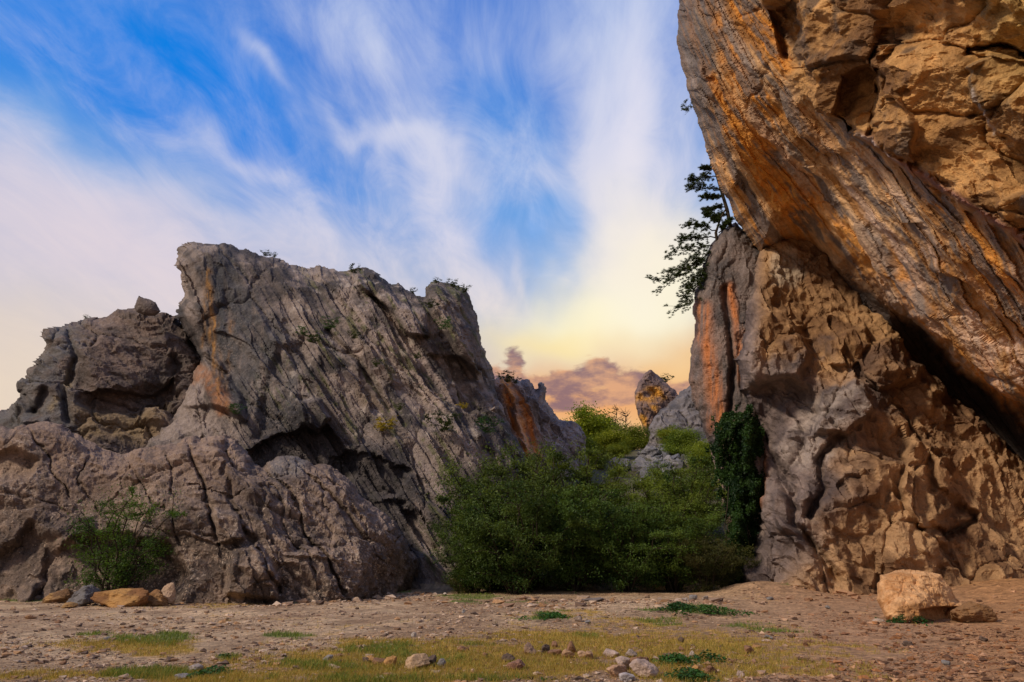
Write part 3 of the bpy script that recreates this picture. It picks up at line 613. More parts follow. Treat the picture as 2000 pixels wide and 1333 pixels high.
o = relief('rock_buttress', but_poly, but_ctrl, M_BUTT, but_col, mk_disp(bedded((1500, 600, 1900, 1050), (33, 28), 1.35), [(3.0, .85, .5), (1.2, .5, .4), (.55, .30, .3), (.25, .13, .2)], 431, crack=.3, warp=.12, grain=.035), roll=2.4, w=34, thick=6, jag=.10, seed=15, depthf=but_depth, flat=.15)
tag(o, 'broad brown and grey rock buttress at the foot of the overhanging cliff, beside the ivy', 'rock buttress')

# --- right: overhanging wall
ov_poly = [(1329, -70), (1328, 0), (1326, 60), (1331, 118), (1344, 178), (1360, 228), (1371, 272), (1386, 322), (1402, 366), (1430, 420), (1458, 464), (1486, 497), (1515, 490), (1545, 474), (1580, 478), (1610, 500), (1640, 545), (1690, 620), (1735, 690), (1780, 745), (1840, 800), (1890, 860), (1950, 920), (2010, 980), (2110, 1060), (2200, 1090), (2200, -90)]
ov_ctrl = [(1329, -60, 26.5), (1328, 0, 27), (1344, 180, 28.5), (1402, 366, 31), (1486, 497, 32.5), (1610, 440, 30), (1720, 550, 28), (1800, 640, 26.5), (1900, 725, 25), (2030, 800, 23.5), (2200, 900, 21), (1690, 620, 29.5), (1840, 800, 27.5), (2010, 980, 25.5), (1500, 0, 22.5), (1700, 0, 18), (2000, 0, 14), (2200, -90, 12), (1550, 250, 25), (1700, 300, 21.5), (1850, 300, 18.5), (2000, 300, 16.5), (1800, 500, 21.5), (2000, 600, 19), (1700, 450, 24.5), (2200, 500, 15)]
def ov_uv(u, v):
    a = math.radians(52); return u * math.sin(a) - v * math.cos(a) - .8 * np.clip(1500 - u, 0, 400) ** 2 / 340 + np.clip(u - 1500, 0, 900) ** 2 / 9000, u * math.cos(a) + v * math.sin(a)
def upper(u, v):        # the broken blocks above the diagonal seam
    return region(u, v, [(1480, -90), (1530, 60), (1560, 180), (1640, 235), (1700, 262), (1760, 310), (1850, 370), (1920, 420), (2010, 470), (2200, 560), (2200, -90)], 26, 22)
def ov_depth(u, v):
    up = upper(u, v)
    r = 8.0 * region(u, v, [(1560, 470), (1630, 478), (1690, 530), (1750, 600), (1820, 665), (1900, 735), (2000, 800), (2200, 900), (2300, 1200), (1900, 1100), (1700, 800), (1560, 560)], 50, 18) * (.25 * sm(u, 1590, 1700) + .75 * sm(u, 1700, 1850))
    r += -1.0 * up
    a, b = ov_uv(u, v)
    lay = a / 27 + fb2(u / 140, v / 140, 477, 4) * .5; t = lay - np.floor(lay)
    r -= .17 * (t ** 1.4 - .5) * (1 - up) * (.3 + .7 * sm(vnoise(np.stack([np.floor(lay), b / 160, 0 * u], 1), 9), -.3, .3))
    lay2 = a / 9 + fb2(u / 70, v / 70, 478, 4) * .6; t2 = lay2 - np.floor(lay2)
    r -= .06 * (t2 ** 1.4 - .5) * (1 - up) * (vnoise(np.stack([np.floor(lay2), b / 60, 0 * u], 1), 6) * .5 + .6)
    r += 1.1 * region(u, v, [(1650, 150), (1700, 130), (1715, 180), (1708, 240), (1660, 255), (1640, 220)], 10, 6)
    r += 1.2 * region(u, v, [(1510, 20), (1560, 0), (1590, 40), (1560, 130), (1530, 110)], 12, 8)
    r += .6 * stroke(u, v, [(1712, 60), (1714, 160), (1708, 262)], 3, 9)
    r -= 1.0 * region(u, v, [(1890, 130), (1915, 105), (1960, 125), (2010, 135), (2010, 290), (1940, 260), (1905, 190)], 7, 6)
    r += 1.2 * .7 * stroke(u, v, [(1880, 105), (1930, 95), (2010, 130)], 4, 14)
    r -= .7 * stroke(u, v, [(1700, 268), (1760, 315), (1850, 372), (1930, 425), (2010, 475)], 9, 5)
    r -= .6 * region(u, v, [(1715, 190), (1760, 170), (1800, 240), (1790, 320), (1720, 270)], 12, 6)
    return r
def ov_col(P, u, v, I):
    n = len(u); a, b = ov_uv(u, v); up = upper(u, v)
    g = fbm(P * .45, 502, 5); f = fbm(P * 1.7, 503, 5); s = fb2(a / 14, b / 150, 504, 6, .55); s2 = fb2(a / 42, b / 200, 505, 4); s3 = fb2(a / 6, b / 60, 506, 4); s4 = fb2(a / 25, b / 170, 508, 5)
    c_ = lerp(np.tile(C3(.34, .155, .045), (n, 1)), C3(.66, .41, .21), sm(s + .5 * g, -.5, .5))
    c_ = lerp(c_, C3(.66, .27, .04), .85 * sm(s2 + .4 * s3 + .3 * sm(u, 1700, 1500), .0, .4))
    c_ = lerp(c_, C3(.66, .47, .36), .8 * sm(s4 + .3 * f, .05, .4) * region(u, v, [(1560, 280), (1700, 330), (1900, 500), (2050, 650), (2050, 900), (1850, 650), (1700, 520)], 120, 40))
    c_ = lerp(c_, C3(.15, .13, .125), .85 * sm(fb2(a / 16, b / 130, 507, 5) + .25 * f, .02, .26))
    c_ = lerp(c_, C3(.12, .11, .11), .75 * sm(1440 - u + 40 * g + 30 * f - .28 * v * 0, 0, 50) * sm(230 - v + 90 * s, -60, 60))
    c_ = lerp(c_, C3(.30, .15, .06), .5 * sm(s3, .1, .5))
    c_ = lerp(c_, C3(.34, .27, .23), .6 * sm(fb2(a / 30, b / 160, 515, 5), .08, .4))
    br = lerp(np.tile(C3(.17, .085, .035), (n, 1)), C3(.55, .305, .115), sm(g * .7 + f * .6 + (I['id1'] - .5) * .9, -.5, .6))
    br = lerp(br, C3(.10, .07, .052), .8 * sm(fbm(P * .8, 510, 4) + (I['id0'] - .5) * .5, .15, .45))
    br = lerp(br, C3(.56, .36, .12), .6 * sm(u, 1850, 1980) * sm(200 - v, -50, 100))
    c_ = lerp(c_, br, up)
    c_ = lerp(c_, C3(.24, .11, .09), .85 * stroke(u, v, [(1700, 268), (1760, 315), (1850, 372), (1930, 425), (2010, 475)], 7, 6))
    c_ = lerp(c_, C3(.55, .50, .48), .6 * stroke(u, v, [(1690, 262), (1740, 296), (1760, 312)], 5, 4) + .5 * stroke(u, v, [(1905, 175), (1925, 230), (1940, 262)], 3, 3))
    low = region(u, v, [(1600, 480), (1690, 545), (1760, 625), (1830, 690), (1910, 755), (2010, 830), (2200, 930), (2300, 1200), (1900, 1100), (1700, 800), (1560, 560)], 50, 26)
    c_ = lerp(c_, C3(.032, .029, .031), .95 * np.clip(low * 1.25, 0, 1) * sm(s + .5, -.4, .3) * sm(u, 1600, 1680))  # black water stain, with the crevice's shade painted into the same band
    return c_
_d1 = mk_disp(bedded((1400, 150, 1850, 720), (28, 25), 3.4), [(3.0, .70, .5), (1.2, .42, .4), (.5, .22, .3), (.22, .09, .2)], 500, crack=.3, warp=.2, modes='rsrs', grain=.03)
_d2 = mk_disp(bedded((1600, 50, 1900, 300), (20, 17), 1.3), [(3.4, 1.15, .5), (1.4, .6, .4), (.55, .24, .3), (.22, .08, .2)], 540, crack=.35, warp=.2)
def ov_disp(P, u, v):
    m = upper(u, v); h1, i1 = _d1(P, u, v); h2, i2 = _d2(P, u, v)
    return h1 * (1 - m) + h2 * m, {k: i1[k] * (1 - m) + i2[k] * m for k in ('id0', 'id1')}
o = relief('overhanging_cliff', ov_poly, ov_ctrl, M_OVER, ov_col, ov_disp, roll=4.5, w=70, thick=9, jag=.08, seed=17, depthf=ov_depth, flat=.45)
tag(o, 'huge orange and ochre overhanging cliff wall leaning in from the upper right', 'cliff')

# --- distant peak and slope
pk_poly = [(1240, 768), (1247, 748), (1258, 732), (1270, 722), (1286, 732), (1302, 746), (1320, 764), (1334, 790), (1340, 840), (1340, 930), (1230, 930), (1262, 850), (1247, 815)]
pk_ctrl = [(1240, 768, 86), (1270, 722, 88), (1320, 780, 88), (1340, 930, 84), (1230, 930, 84), (1275, 800, 84.5)]
def pk_col(P, u, v, I):
    n = len(u); g = fbm(P * .35, 602, 5)
    c_ = lerp(np.tile(C3(.10, .07, .07), (n, 1)), C3(.25, .17, .15), sm(g, -.5, .5))
    return lerp(c_, C3(.62, .30, .05), 1.0 * region(u, v, [(1240, 775), (1262, 752), (1280, 752), (1302, 778), (1285, 810), (1262, 842), (1248, 812)], 12, 12) * sm(fbm(P * .6, 603, 4), -.5, .2))
o = relief('rock_peak', pk_poly, pk_ctrl, M_FAR, pk_col, mk_disp(np.eye(3), [(3.5, .6, .5), (1.5, .4, .4), (.7, .2, .3)], 600, crack=.35), step=1.2, roll=2, w=9, thick=8, jag=.08, seed=19)
tag(o, 'distant pointed rock peak with an ochre face, seen in the gap', 'rock peak')
sl_poly = [(1268, 850), (1290, 800), (1312, 782), (1330, 762), (1350, 752), (1400, 740), (1440, 760), (1440, 960), (1300, 950), (1262, 900)]
o = relief('rock_slope', sl_poly, [(1268, 850, 78), (1330, 762, 82), (1440, 740, 80), (1440, 960, 70), (1262, 900, 74), (1330, 850, 76)], M_FAR,
           lambda P, u, v, I: lerp(np.tile(C3(.075, .072, .082), (len(u), 1)), C3(.20, .18, .185), sm(fbm(P * .5, 622, 5), -.5, .5)), mk_disp(np.eye(3), [(3.5, 1.2, .5), (1.5, .6, .4), (.7, .25, .3)], 620, crack=.35), roll=3, w=24, thick=6, jag=.1, seed=21)
tag(o, 'grey slanting rock below and right of the distant ochre peak', 'rock slope')

# ================================================================== BOULDERS AND STONES
_bm = bmesh.new(); bmesh.ops.create_icosphere(_bm, subdivisions=4, radius=1); ICO4 = (np.array([v.co[:] for v in _bm.verts]), np.array([[v.index for v in f.verts] for f in _bm.faces])); _bm.free()
_bm = bmesh.new(); bmesh.ops.create_icosphere(_bm, subdivisions=3, radius=1); ICO3 = (np.array([v.co[:] for v in _bm.verts]), np.array([[v.index for v in f.verts] for f in _bm.faces])); _bm.free()
_bm = bmesh.new(); bmesh.ops.create_icosphere(_bm, subdivisions=6, radius=1); ICO6 = (np.array([v.co[:] for v in _bm.verts]), np.array([[v.index for v in f.verts] for f in _bm.faces])); _bm.free()
def stone_mesh(name, seed, size, col, ico=ICO4, planes=8, rough=.05, base=.35, tint=None, extra=None, soft=26):
    rg = np.random.default_rng(seed); V, F = ico
    N = rg.normal(size=(planes, 3)); N /= np.linalg.norm(N, axis=1)[:, None]; H = rg.uniform(.5, .95, planes)
    if extra is not None:
        N = np.concatenate([N, np.array([e[:3] for e in extra], float)]); N /= np.linalg.norm(N, axis=1)[:, None]; H = np.concatenate([H, [e[3] for e in extra]])
    d = V @ N.T; r = np.where(d > 1e-3, H / np.maximum(d, 1e-3), 1e3)
    r = np.minimum(r, 1.25); r = (r ** -soft).sum(1) ** (-1 / soft); r = r * (planes ** (1 / soft)) ** .5
    r = r * (1 + fbm(V * 2.2, seed, 4) * rough * 2 + fbm(V * 7, seed + 5, 4, .6) * rough + .22 * facet(V * 1.7 + seed, seed + 3)[0] + .07 * facet(V * 5 + seed, seed + 4, mode='step')[0])
    P = V * r[:, None]; P = P / np.abs(P).max(0) * np.array(size) / 2
    P[:, 2] += size[2] / 2 * (1 - base)
    g = fbm(P * 2.5 / max(size), seed + 3, 4); C_ = np.tile(np.array(col, float), (len(P), 1)) * (1 + .3 * g)[:, None]
    if tint is not None: C_ = lerp(C_, np.array(tint, float), sm(fbm(P * 3.5 / max(size) + 5, seed + 6, 4), -.1, .45))
    return mkmesh(name, P, F, C_, False)
def put_stone(name, px, py, wpx, hpx, seed, col, label, cat, group=None, depth=.8, rz=0, **kw):
    p = gp(px, py); x, y = p[0], p[1]; k = y / FPX * 1.06
    me = stone_mesh(name, seed, (wpx * k, wpx * k * depth, hpx * k * 1.12), col, **kw)
    o = link(name, me, M_STONE); o.location = (x, y + wpx * k * depth * .4, gh(x, y) - hpx * k * .06); o.rotation_euler = (0, 0, rz)
    return tag(o, label, cat, group)
# big pale boulder, right
def bb_col(P, u, v, I):
    n = len(u); g = fbm(P * 1.6, 702, 5); f = fbm(P * 6, 703, 4)
    c_ = lerp(np.tile(C3(.44, .21, .08), (n, 1)), C3(.64, .37, .18), sm(g + .5 * f, -.5, .5))
    return lerp(c_, C3(.36, .17, .06), .7 * region(u, v, [(1745, 1183), (1800, 1180), (1878, 1184), (1882, 1215), (1790, 1216)], 12, 6))  # shade of the undercut lower face painted into the colour
yb = G_(1790, 1214)
bb = relief('boulder', [(1712, 1172), (1714, 1148), (1719, 1124), (1748, 1114), (1775, 1112), (1805, 1115), (1838, 1121), (1850, 1142), (1868, 1168), (1880, 1180), (1886, 1192), (1878, 1212), (1850, 1220), (1800, 1222), (1750, 1222), (1732, 1208), (1722, 1192)],
            [(1716, 1172, yb + .7), (1722, 1128, yb + 1.0), (1842, 1124, yb + 1.5), (1880, 1190, yb + .9), (1790, 1216, yb), (1790, 1184, yb - .2), (1745, 1180, yb - .15), (1775, 1150, yb + .25), (1740, 1130, yb + .7), (1740, 1215, yb), (1840, 1160, yb + .7)], M_STONE, bb_col,
            mk_disp(bedded((1740, 1150, 1860, 1160), (18, 18), 1.4), [(.9, .22, .4), (.4, .13, .3), (.15, .035, .3), (.06, .012, .2)], 700, crack=.2), step=.8, roll=.5, w=14, thick=.9, jag=.05, seed=23,
            depthf=lambda u, v: .7 * region(u, v, [(1792, 1192), (1850, 1184), (1885, 1187), (1890, 1230), (1796, 1230)], 4, 3), iters=2)
tag(bb, 'large pale tan boulder lying on the bare earth before the right buttress', 'boulder')
put_stone('boulder', 1915, 1214, 86, 38, 31, (.24, .13, .06), 'low dark brown rock against the right end of the large tan boulder', 'boulder', ico=ICO6, rz=.2, depth=.7)
# row of rocks, left
L_ = 'rocks laid in a row under the left shrub'
put_stone('boulder', 104, 1181, 54, 26, 41, (.20, .11, .055), 'small brown rock at the left end of the row under the left shrub', 'boulder', L_, ico=ICO6, tint=(.40, .24, .10))
put_stone('boulder', 148, 1184, 60, 40, 45, (.17, .16, .165), 'grey rock, the only grey one in the row under the left shrub', 'boulder', L_, ico=ICO6)
put_stone('boulder', 211, 1187, 112, 34, 43, (.21, .10, .04), 'widest ochre rock in the row under the left shrub', 'boulder', L_, ico=ICO6, tint=(.42, .23, .08), depth=.6)
put_stone('boulder', 288, 1184, 70, 32, 44, (.22, .115, .05), 'flat ochre rock near the right end of the row under the left shrub', 'boulder', L_, ico=ICO6, tint=(.38, .22, .10), depth=.6)
put_stone('boulder', 322, 1182, 32, 42, 48, (.46, .32, .22), 'small pale upright rock at the right end of the row under the left shrub', 'boulder', L_, ico=ICO6)
put_stone('stone', 128, 1187, 26, 11, 46, (.32, .19, .08), 'small ochre stone lying before the grey rock of the left row', 'stone', ico=ICO4)
put_stone('stone', 52, 1213, 20, 8, 47, (.30, .17, .09), 'single rounded brown stone on bare gravel at far left', 'stone', ico=ICO4)
put_stone('boulder', 1157, 1178, 44, 14, 49, (.19, .16, .15), 'half-buried pale grey rock at the foot of the dark thicket', 'boulder', ico=ICO4, base=.8)
# foreground stones: (x, y, width, height, tone, label)
TAN = (.46, .31, .19); BRN = (.24, .13, .075); GRY = (.24, .22, .21); ORG = (.44, .24, .09); DRK = (.13, .09, .07); PNK = (.46, .34, .28)
fg = [(812, 1316, 40, 20, TAN, 'pale stone at the left of the pair on the grass, bottom centre'), (840, 1310, 26, 16, DRK, 'dark stone touching the right side of the pale stone, bottom centre'),
      (762, 1310, 20, 13, ORG, 'orange stone right of the flat brown ones, bottom left of centre'), (862, 1312, 13, 11, GRY, 'small grey stone right of the pale and dark pair'),
      (740, 1304, 26, 10, BRN, None), (722, 1300, 14, 9, ORG, None), (712, 1302, 12, 9, DRK, None), (906, 1275, 18, 9, BRN, None), (950, 1286, 12, 6, BRN, None),
      (992, 1299, 22, 12, DRK, 'dark stone behind the reddish stone, left of the foreground cairn'), (1008, 1310, 30, 15, (.30, .16, .11), 'reddish-brown stone in front of the dark one, left of centre foreground'),
      (1034, 1283, 20, 15, (.34, .22, .15), None), (1064, 1281, 16, 13, DRK, None), (1082, 1285, 28, 11, BRN, None), (1112, 1290, 24, 14, (.38, .23, .13), None), (1118, 1279, 18, 16, BRN, None), (1082, 1266, 12, 9, BRN, None),
      (1140, 1288, 14, 8, (.52, .33, .20), None), (1155, 1292, 18, 13, (.34, .21, .13), None), (1198, 1288, 30, 15, PNK, 'pale pinkish stone behind the cairn of foreground stones'), (1234, 1292, 22, 14, (.36, .28, .23), 'grey-pink stone just behind the cairn of foreground stones'),
      (1208, 1326, 36, 24, (.44, .27, .17), 'tan leaning stone at the left of the foreground cairn'), (1222, 1312, 34, 18, PNK, 'pale flat stone on the upper left of the foreground cairn'), (1250, 1312, 38, 20, BRN, 'dark brown stone at the upper right of the foreground cairn'),
      (1262, 1328, 46, 26, PNK, 'largest pale pinkish stone at the right of the foreground cairn'), (1225, 1335, 26, 12, (.40, .35, .34), 'pale grey stone lowest in the foreground cairn'),
      (1330, 1270, 12, 6, BRN, None), (1354, 1282, 14, 8, (.42, .34, .28), None), (1464, 1277, 16, 10, BRN, None), (1430, 1297, 10, 7, BRN, None), (1362, 1318, 18, 9, ORG, None), (1392, 1324, 24, 14, BRN, None), (1448, 1330, 14, 8, PNK, None),
      (1036, 1184, 8, 5, GRY, None), (1128, 1214, 14, 8, (.38, .30, .25), None), (1150, 1219, 12, 5, GRY, None), (1332, 1252, 9, 7, DRK, None), (1505, 1248, 14, 5, GRY, None), (1500, 1254, 12, 4, PNK, None),
      (1575, 1260, 9, 6, BRN, None), (1694, 1242, 12, 5, BRN, None), (1780, 1258, 16, 7, DRK, None), (1925, 1250, 14, 8, DRK, None), (1862, 1234, 10, 5, BRN, None), (1855, 1300, 14, 7, GRY, None), (1720, 1216, 14, 5, (.45, .34, .26), None),
      (808, 1245, 8, 7, (.5, .44, .4), None), (905, 1200, 7, 6, GRY, None), (868, 1162, 7, 4, (.5, .42, .36), None), (820, 1232, 7, 4, BRN, None), (660, 1284, 12, 5, BRN, None), (640, 1297, 18, 8, GRY, None), (372, 1312, 28, 10, (.36, .30, .27), None), (350, 1326, 20, 7, GRY, None),
      (500, 1296, 14, 5, BRN, None), (110, 1220, 10, 5, BRN, None), (590, 1275, 12, 5, BRN, None), (206, 1250, 12, 5, GRY, None), (120, 1296, 10, 5, BRN, None), (1620, 1190, 9, 5, GRY, None), (1580, 1176, 10, 5, BRN, None), (1505, 1172, 12, 6, GRY, None), (1340, 1176, 12, 6, (.36, .30, .26), None), (1356, 1172, 14, 7, GRY, None), (1380, 1173, 12, 6, (.36, .30, .26), None)]
FGL = {(740, 1304): 'flat brown stone just left of the orange one, bottom left of centre', (722, 1300): 'small orange stone behind the flat brown ones, bottom left of centre', (712, 1302): 'small dark stone at the left end of the short row, bottom left of centre',
       (906, 1275): 'lone brown stone on dry grass between the two stone groups', (950, 1286): 'tiny low brown stone left of the dark and reddish pair', (1034, 1283): 'brown stone at the left end of the row behind the foreground cairn', (1064, 1281): 'dark block second from the left in the row behind the cairn',
       (1082, 1285): 'long flat brown stone in the middle of the row behind the cairn', (1112, 1290): 'tilted tan stone in front of the row behind the cairn', (1118, 1279): 'upright brown stone at the back of the row behind the cairn', (1082, 1266): 'small brown stone standing alone farther back than the row',
       (1140, 1288): 'small orange-tan stone right of the row of stones', (1155, 1292): 'brown stone touching the small orange-tan one', (1362, 1318): 'orange stone between the two weeds at the bottom right of centre', (1392, 1324): 'brown stone touching the weed at the bottom edge', (1448, 1330): 'pale stone at the bottom edge right of the weeds',
       (1354, 1282): 'pale flat stone between the two green weeds', (1464, 1277): 'brown stone on bare ground right of the green weeds', (372, 1312): 'pale flat stone on the left edge of the dark creeping weed', (350, 1326): 'grey flat stone below the dark creeping weed at bottom left', (1780, 1258): 'dark stone on bare earth below the large tan boulder',
       (1925, 1250): 'dark stone on bare earth below the low dark rock at right', (1720, 1216): 'pale flat stone at the left foot of the large tan boulder', (1855, 1300): 'grey stone alone on bare earth at bottom right', (1505, 1248): 'grey flat stone in the middle of the bare ground at right', (1128, 1214): 'pale stone on the track before the half-buried rock', (640, 1297): 'grey stone on dry grass left of the short row, bottom left of centre'}
for i, (px, py, w_, h_, c_, lab) in enumerate(fg):
    tone = 'dark' if sum(c_) < .5 else 'pale'; lab = lab or FGL.get((px, py))
    put_stone('stone', px, py, w_ * (1.3 if w_ < 22 else 1.1), h_ * (1.35 if w_ < 22 else 1.2), 800 + i, c_, lab or ('small %s stone lying loose on the open ground in the foreground' % tone), 'stone', 'loose stones scattered over the foreground' if not lab else None, ico=ICO4 if w_ > 15 else ICO3, rz=i * 1.3 if w_ < 20 else .2, tint=tuple(.75 * q for q in c_))
# scree up the gully: a few blocks, then many small stones
for i, (px, py, Y, w_, h_, lab) in enumerate([(1212, 905, 62, 50, 34, 'left grey block of the scree above the thicket'), (1258, 905, 61, 50, 42, 'squarish grey block in the middle of the scree above the thicket'), (1295, 872, 66, 22, 22, 'small upright grey block at the top of the scree'), (1268, 884, 67, 54, 20, 'long low grey block near the top of the scree')]):
    p = hit(px, py + h_ * .4); Y = p[1]; k = Y / FPX
    o = link('boulder', stone_mesh('boulder', 900 + i, (w_ * k, w_ * k, h_ * k * 1.25), (.19, .185, .20), ICO6, rough=.09), M_STONE); o.location = (p[0], p[1], p[2] - h_ * k * .3); tag(o, lab, 'boulder')
scree_src = [stone_mesh('scree_stone', 920 + i, (1, .9, .75), c_, ICO3) for i, c_ in enumerate([(.17, .17, .19), (.13, .13, .15), (.22, .21, .22)])]
rg = random.Random(5)
for i in range(150):
    px = rg.gauss(1292, 20) ; py = rg.uniform(878, 950); px += (py - 910) * -.35
    p = hit(px, py)
    o = link('scree_stone', scree_src[i % 3], M_STONE); o.location = p; s_ = rg.choice([.6, .8, 1.1, 1.5]) * rg.uniform(.7, 1.2); o.scale = (s_, s_, s_); o.rotation_euler = (rg.random() * 3, rg.random() * 3, rg.random() * 3)
    tag(o, 'small grey stone of the scree tumbling down the gully above the thicket', 'stone', 'scree stones in the gully')

# ================================================================== GRAVEL AND GRASS
def rot_rand(rg, n):
    q = rg.normal(size=(n, 4)); q /= np.linalg.norm(q, axis=1)[:, None]; w, x, y, z = q.T
    return np.stack([np.stack([1 - 2 * (y * y + z * z), 2 * (x * y - w * z), 2 * (x * z + w * y)], -1), np.stack([2 * (x * y + w * z), 1 - 2 * (x * x + z * z), 2 * (y * z - w * x)], -1), np.stack([2 * (x * z - w * y), 2 * (y * z + w * x), 1 - 2 * (x * x + y * y)], -1)], 1)
rg = np.random.default_rng(77); NG = 60000
u = rg.uniform(-60, 2060, NG); v = 1150 + (1345 - 1150) * rg.random(NG) ** .8
ft = rg.random(NG) < .10; v = np.where(ft, np.where(u < 850, 1172 - 12 * sm(u, 600, 850), np.where(u < 1450, 1172, 1160 - 22 * sm(u, 1700, 2000))) + np.abs(rg.normal(size=NG)) * 7, v); p = gp(u, v); x, y = p[:, 0], p[:, 1]
dry, green, n1, n2, n3, uu, vv = ground_col(x, y)
keep = (rg.random(NG) > .8 * np.maximum(dry, green)) & (y < 34) & (fbm(np.stack([x, y, 0 * x], 1) * .7, 91, 4) + .9 * rg.random(NG) > .30 + .25 * sm(u, 900, 1500)); x, y = x[keep], y[keep]; n = len(x)
s_ = np.clip(.011 * rg.pareto(2.2, n) + .009, 0, .075) * (y / 13) ** .45 * (1 + 1.3 * (rg.random(n) < .5) * ft[keep])
octv = np.array([[1, 0, 0], [-1, 0, 0], [0, 1, 0], [0, -1, 0], [0, 0, 1], [0, 0, -1]], float); octf = np.array([[0, 2, 4], [2, 1, 4], [1, 3, 4], [3, 0, 4], [2, 0, 5], [1, 2, 5], [3, 1, 5], [0, 3, 5]])
V0 = octv[None] * rg.uniform(.6, 1.3, (n, 6, 1)); V0 = np.einsum('nij,nkj->nki', rot_rand(rg, n), V0) * np.stack([s_ * 1.3, s_, s_ * .6], -1)[:, None, :]
V0 += np.stack([x, y, ground_h(x, y) + s_ * .2], -1)[:, None, :]
gc = np.array([[.38, .29, .24], [.27, .18, .135], [.54, .43, .36], [.14, .10, .085], [.40, .25, .15]])[rg.integers(0, 5, n)] * rg.uniform(.7, 1.2, (n, 1)); gc = gc * np.array([1, .93, .82]); rt = sm(uu[keep], 1300, 1700)[:, None]; gc = gc * (1 - rt * np.array([.15, .35, .5]))
gv = link('gravel', mkmesh('gravel', V0.reshape(-1, 3), (octf[None] + 6 * np.arange(n)[:, None, None]).reshape(-1, 3), np.repeat(gc, 6, 0)), M_STONE); tag(gv, 'pinkish grey gravel scattered over the bare ground', 'gravel', kind='stuff')

def blades(name, x, y, h, wd, col, rg, lean=.5):
    n = len(x); a = rg.uniform(0, 2 * math.pi, n); l = rg.uniform(0, lean, n) * h; b = rg.uniform(0, 2 * math.pi, n); z = ground_h(x, y) - .005
    P0 = np.stack([x, y, z], -1); dx = np.stack([np.cos(a), np.sin(a), 0 * a], -1) * wd[:, None] / 2; tip = P0 + np.stack([np.cos(b) * l, np.sin(b) * l, h], -1); mid = P0 + np.stack([np.cos(b) * l * .35, np.sin(b) * l * .35, h * .6], -1)
    V_ = np.stack([P0 - dx, P0 + dx, mid + dx * .7, mid - dx * .7, tip], 1).reshape(-1, 3); i = 5 * np.arange(n)[:, None]
    return mkmesh(name, V_, [np.array([[0, 1, 2, 3]]) + i, np.array([[3, 2, 4]]) + i], np.repeat(col, 5, 0))
rg = np.random.default_rng(78); NB_ = 320000
u = rg.uniform(-60, 2060, NB_); v = 1150 + 195 * rg.random(NB_) ** .9; p = gp(u, v); x, y = p[:, 0], p[:, 1]
dry, green, n1, n2, n3, uu, vv = ground_col(x, y); r_ = rg.random(NB_)
kd = (r_ < dry * .75) & (y < 34); kg = (r_ > 1 - green * .6) & (y < 36)
xd, yd = x[kd], y[kd]; n = len(xd); cd_ = lerp(np.tile(C3(.50, .31, .08), (n, 1)), C3(.28, .27, .05), rg.random(n)) * rg.uniform(.6, 1.25, (n, 1))
o = link('dry_grass', blades('dry_grass', xd, yd, rg.uniform(.02, .085, n) , .008 * (yd / 12) , cd_, rg, 1.2), M_GRASS); tag(o, 'short dry yellowish grass in patches on the trodden ground', 'grass', kind='stuff')
xd, yd = x[kg], y[kg]; n = len(xd); cd_ = lerp(np.tile(C3(.09, .17, .03), (n, 1)), C3(.24, .28, .05), rg.random(n)) * rg.uniform(.6, 1.25, (n, 1))
o = link('green_grass', blades('green_grass', xd, yd, rg.uniform(.03, .10, n), .010 * (yd / 12), cd_, rg, .9), M_GRASS); tag(o, 'fresh green grass growing in tufts at the foot of the rocks and on the gravel', 'grass', kind='stuff')

# ================================================================== PLANTS
def tube(pts, rad, sides=5):
    pts = np.array(pts, float); n = len(pts); V_ = []; F_ = []
    for i in range(n):
        d = pts[min(i + 1, n - 1)] - pts[max(i - 1, 0)]; d /= np.linalg.norm(d) + 1e-9; a = np.cross(d, [.31, .2, .93]); a /= np.linalg.norm(a) + 1e-9; b = np.cross(d, a)
        for k in range(sides): t = 2 * math.pi * k / sides; V_.append(pts[i] + (a * math.cos(t) + b * math.sin(t)) * rad[i])
    for i in range(n - 1):
        for k in range(sides): F_.append([i * sides + k, i * sides + (k + 1) % sides, (i + 1) * sides + (k + 1) % sides, (i + 1) * sides + k])
    return np.array(V_), np.array(F_)
class Tubes:
    def __init__(s): s.V = []; s.F = []; s.n = 0
    def add(s, pts, rad, sides=5):
        v, f = tube(pts, rad, sides); s.V.append(v); s.F.append(f + s.n); s.n += len(v)
    def mesh(s, name): return mkmesh(name, np.concatenate(s.V), np.concatenate(s.F), None, True)
def leaves(name, C_, size, col, rg, aspect=.5, droop=.3, flat=0.0):
    """rhombic leaf blades at centres C_"""
    n = len(C_); R_ = rot_rand(rg, n); ax = R_[:, :, 0].copy(); nr = R_[:, :, 2].copy()
    nr[:, 2] = np.abs(nr[:, 2]) + flat; nr /= np.linalg.norm(nr, axis=1)[:, None]; ax[:, 2] -= droop
    ax -= nr * (ax * nr).sum(1)[:, None]; ax /= np.linalg.norm(ax, axis=1)[:, None] + 1e-9; bi = np.cross(nr, ax)
    s_ = (size * rg.uniform(.6, 1.3, n))[:, None]
    V_ = np.stack([C_ - ax * s_ * .5, C_ + bi * s_ * aspect * .5, C_ + ax * s_ * .5, C_ - bi * s_ * aspect * .5], 1).reshape(-1, 3)
    return mkmesh(name, V_, np.arange(4 * n).reshape(n, 4), np.repeat(col, 4, 0))
def curve(p0, p1, bow, rg, n=6):
    t = np.linspace(0, 1, n)[:, None]; p0 = np.array(p0, float); p1 = np.array(p1, float); L = np.linalg.norm(p1 - p0)
    return p0 + (p1 - p0) * t + np.array([0, 0, 1.0]) * (bow * L * 4 * t * (1 - t)) + np.concatenate([[np.zeros(3)], rg.normal(size=(n - 2, 3)) * .03 * L, [np.zeros(3)]])
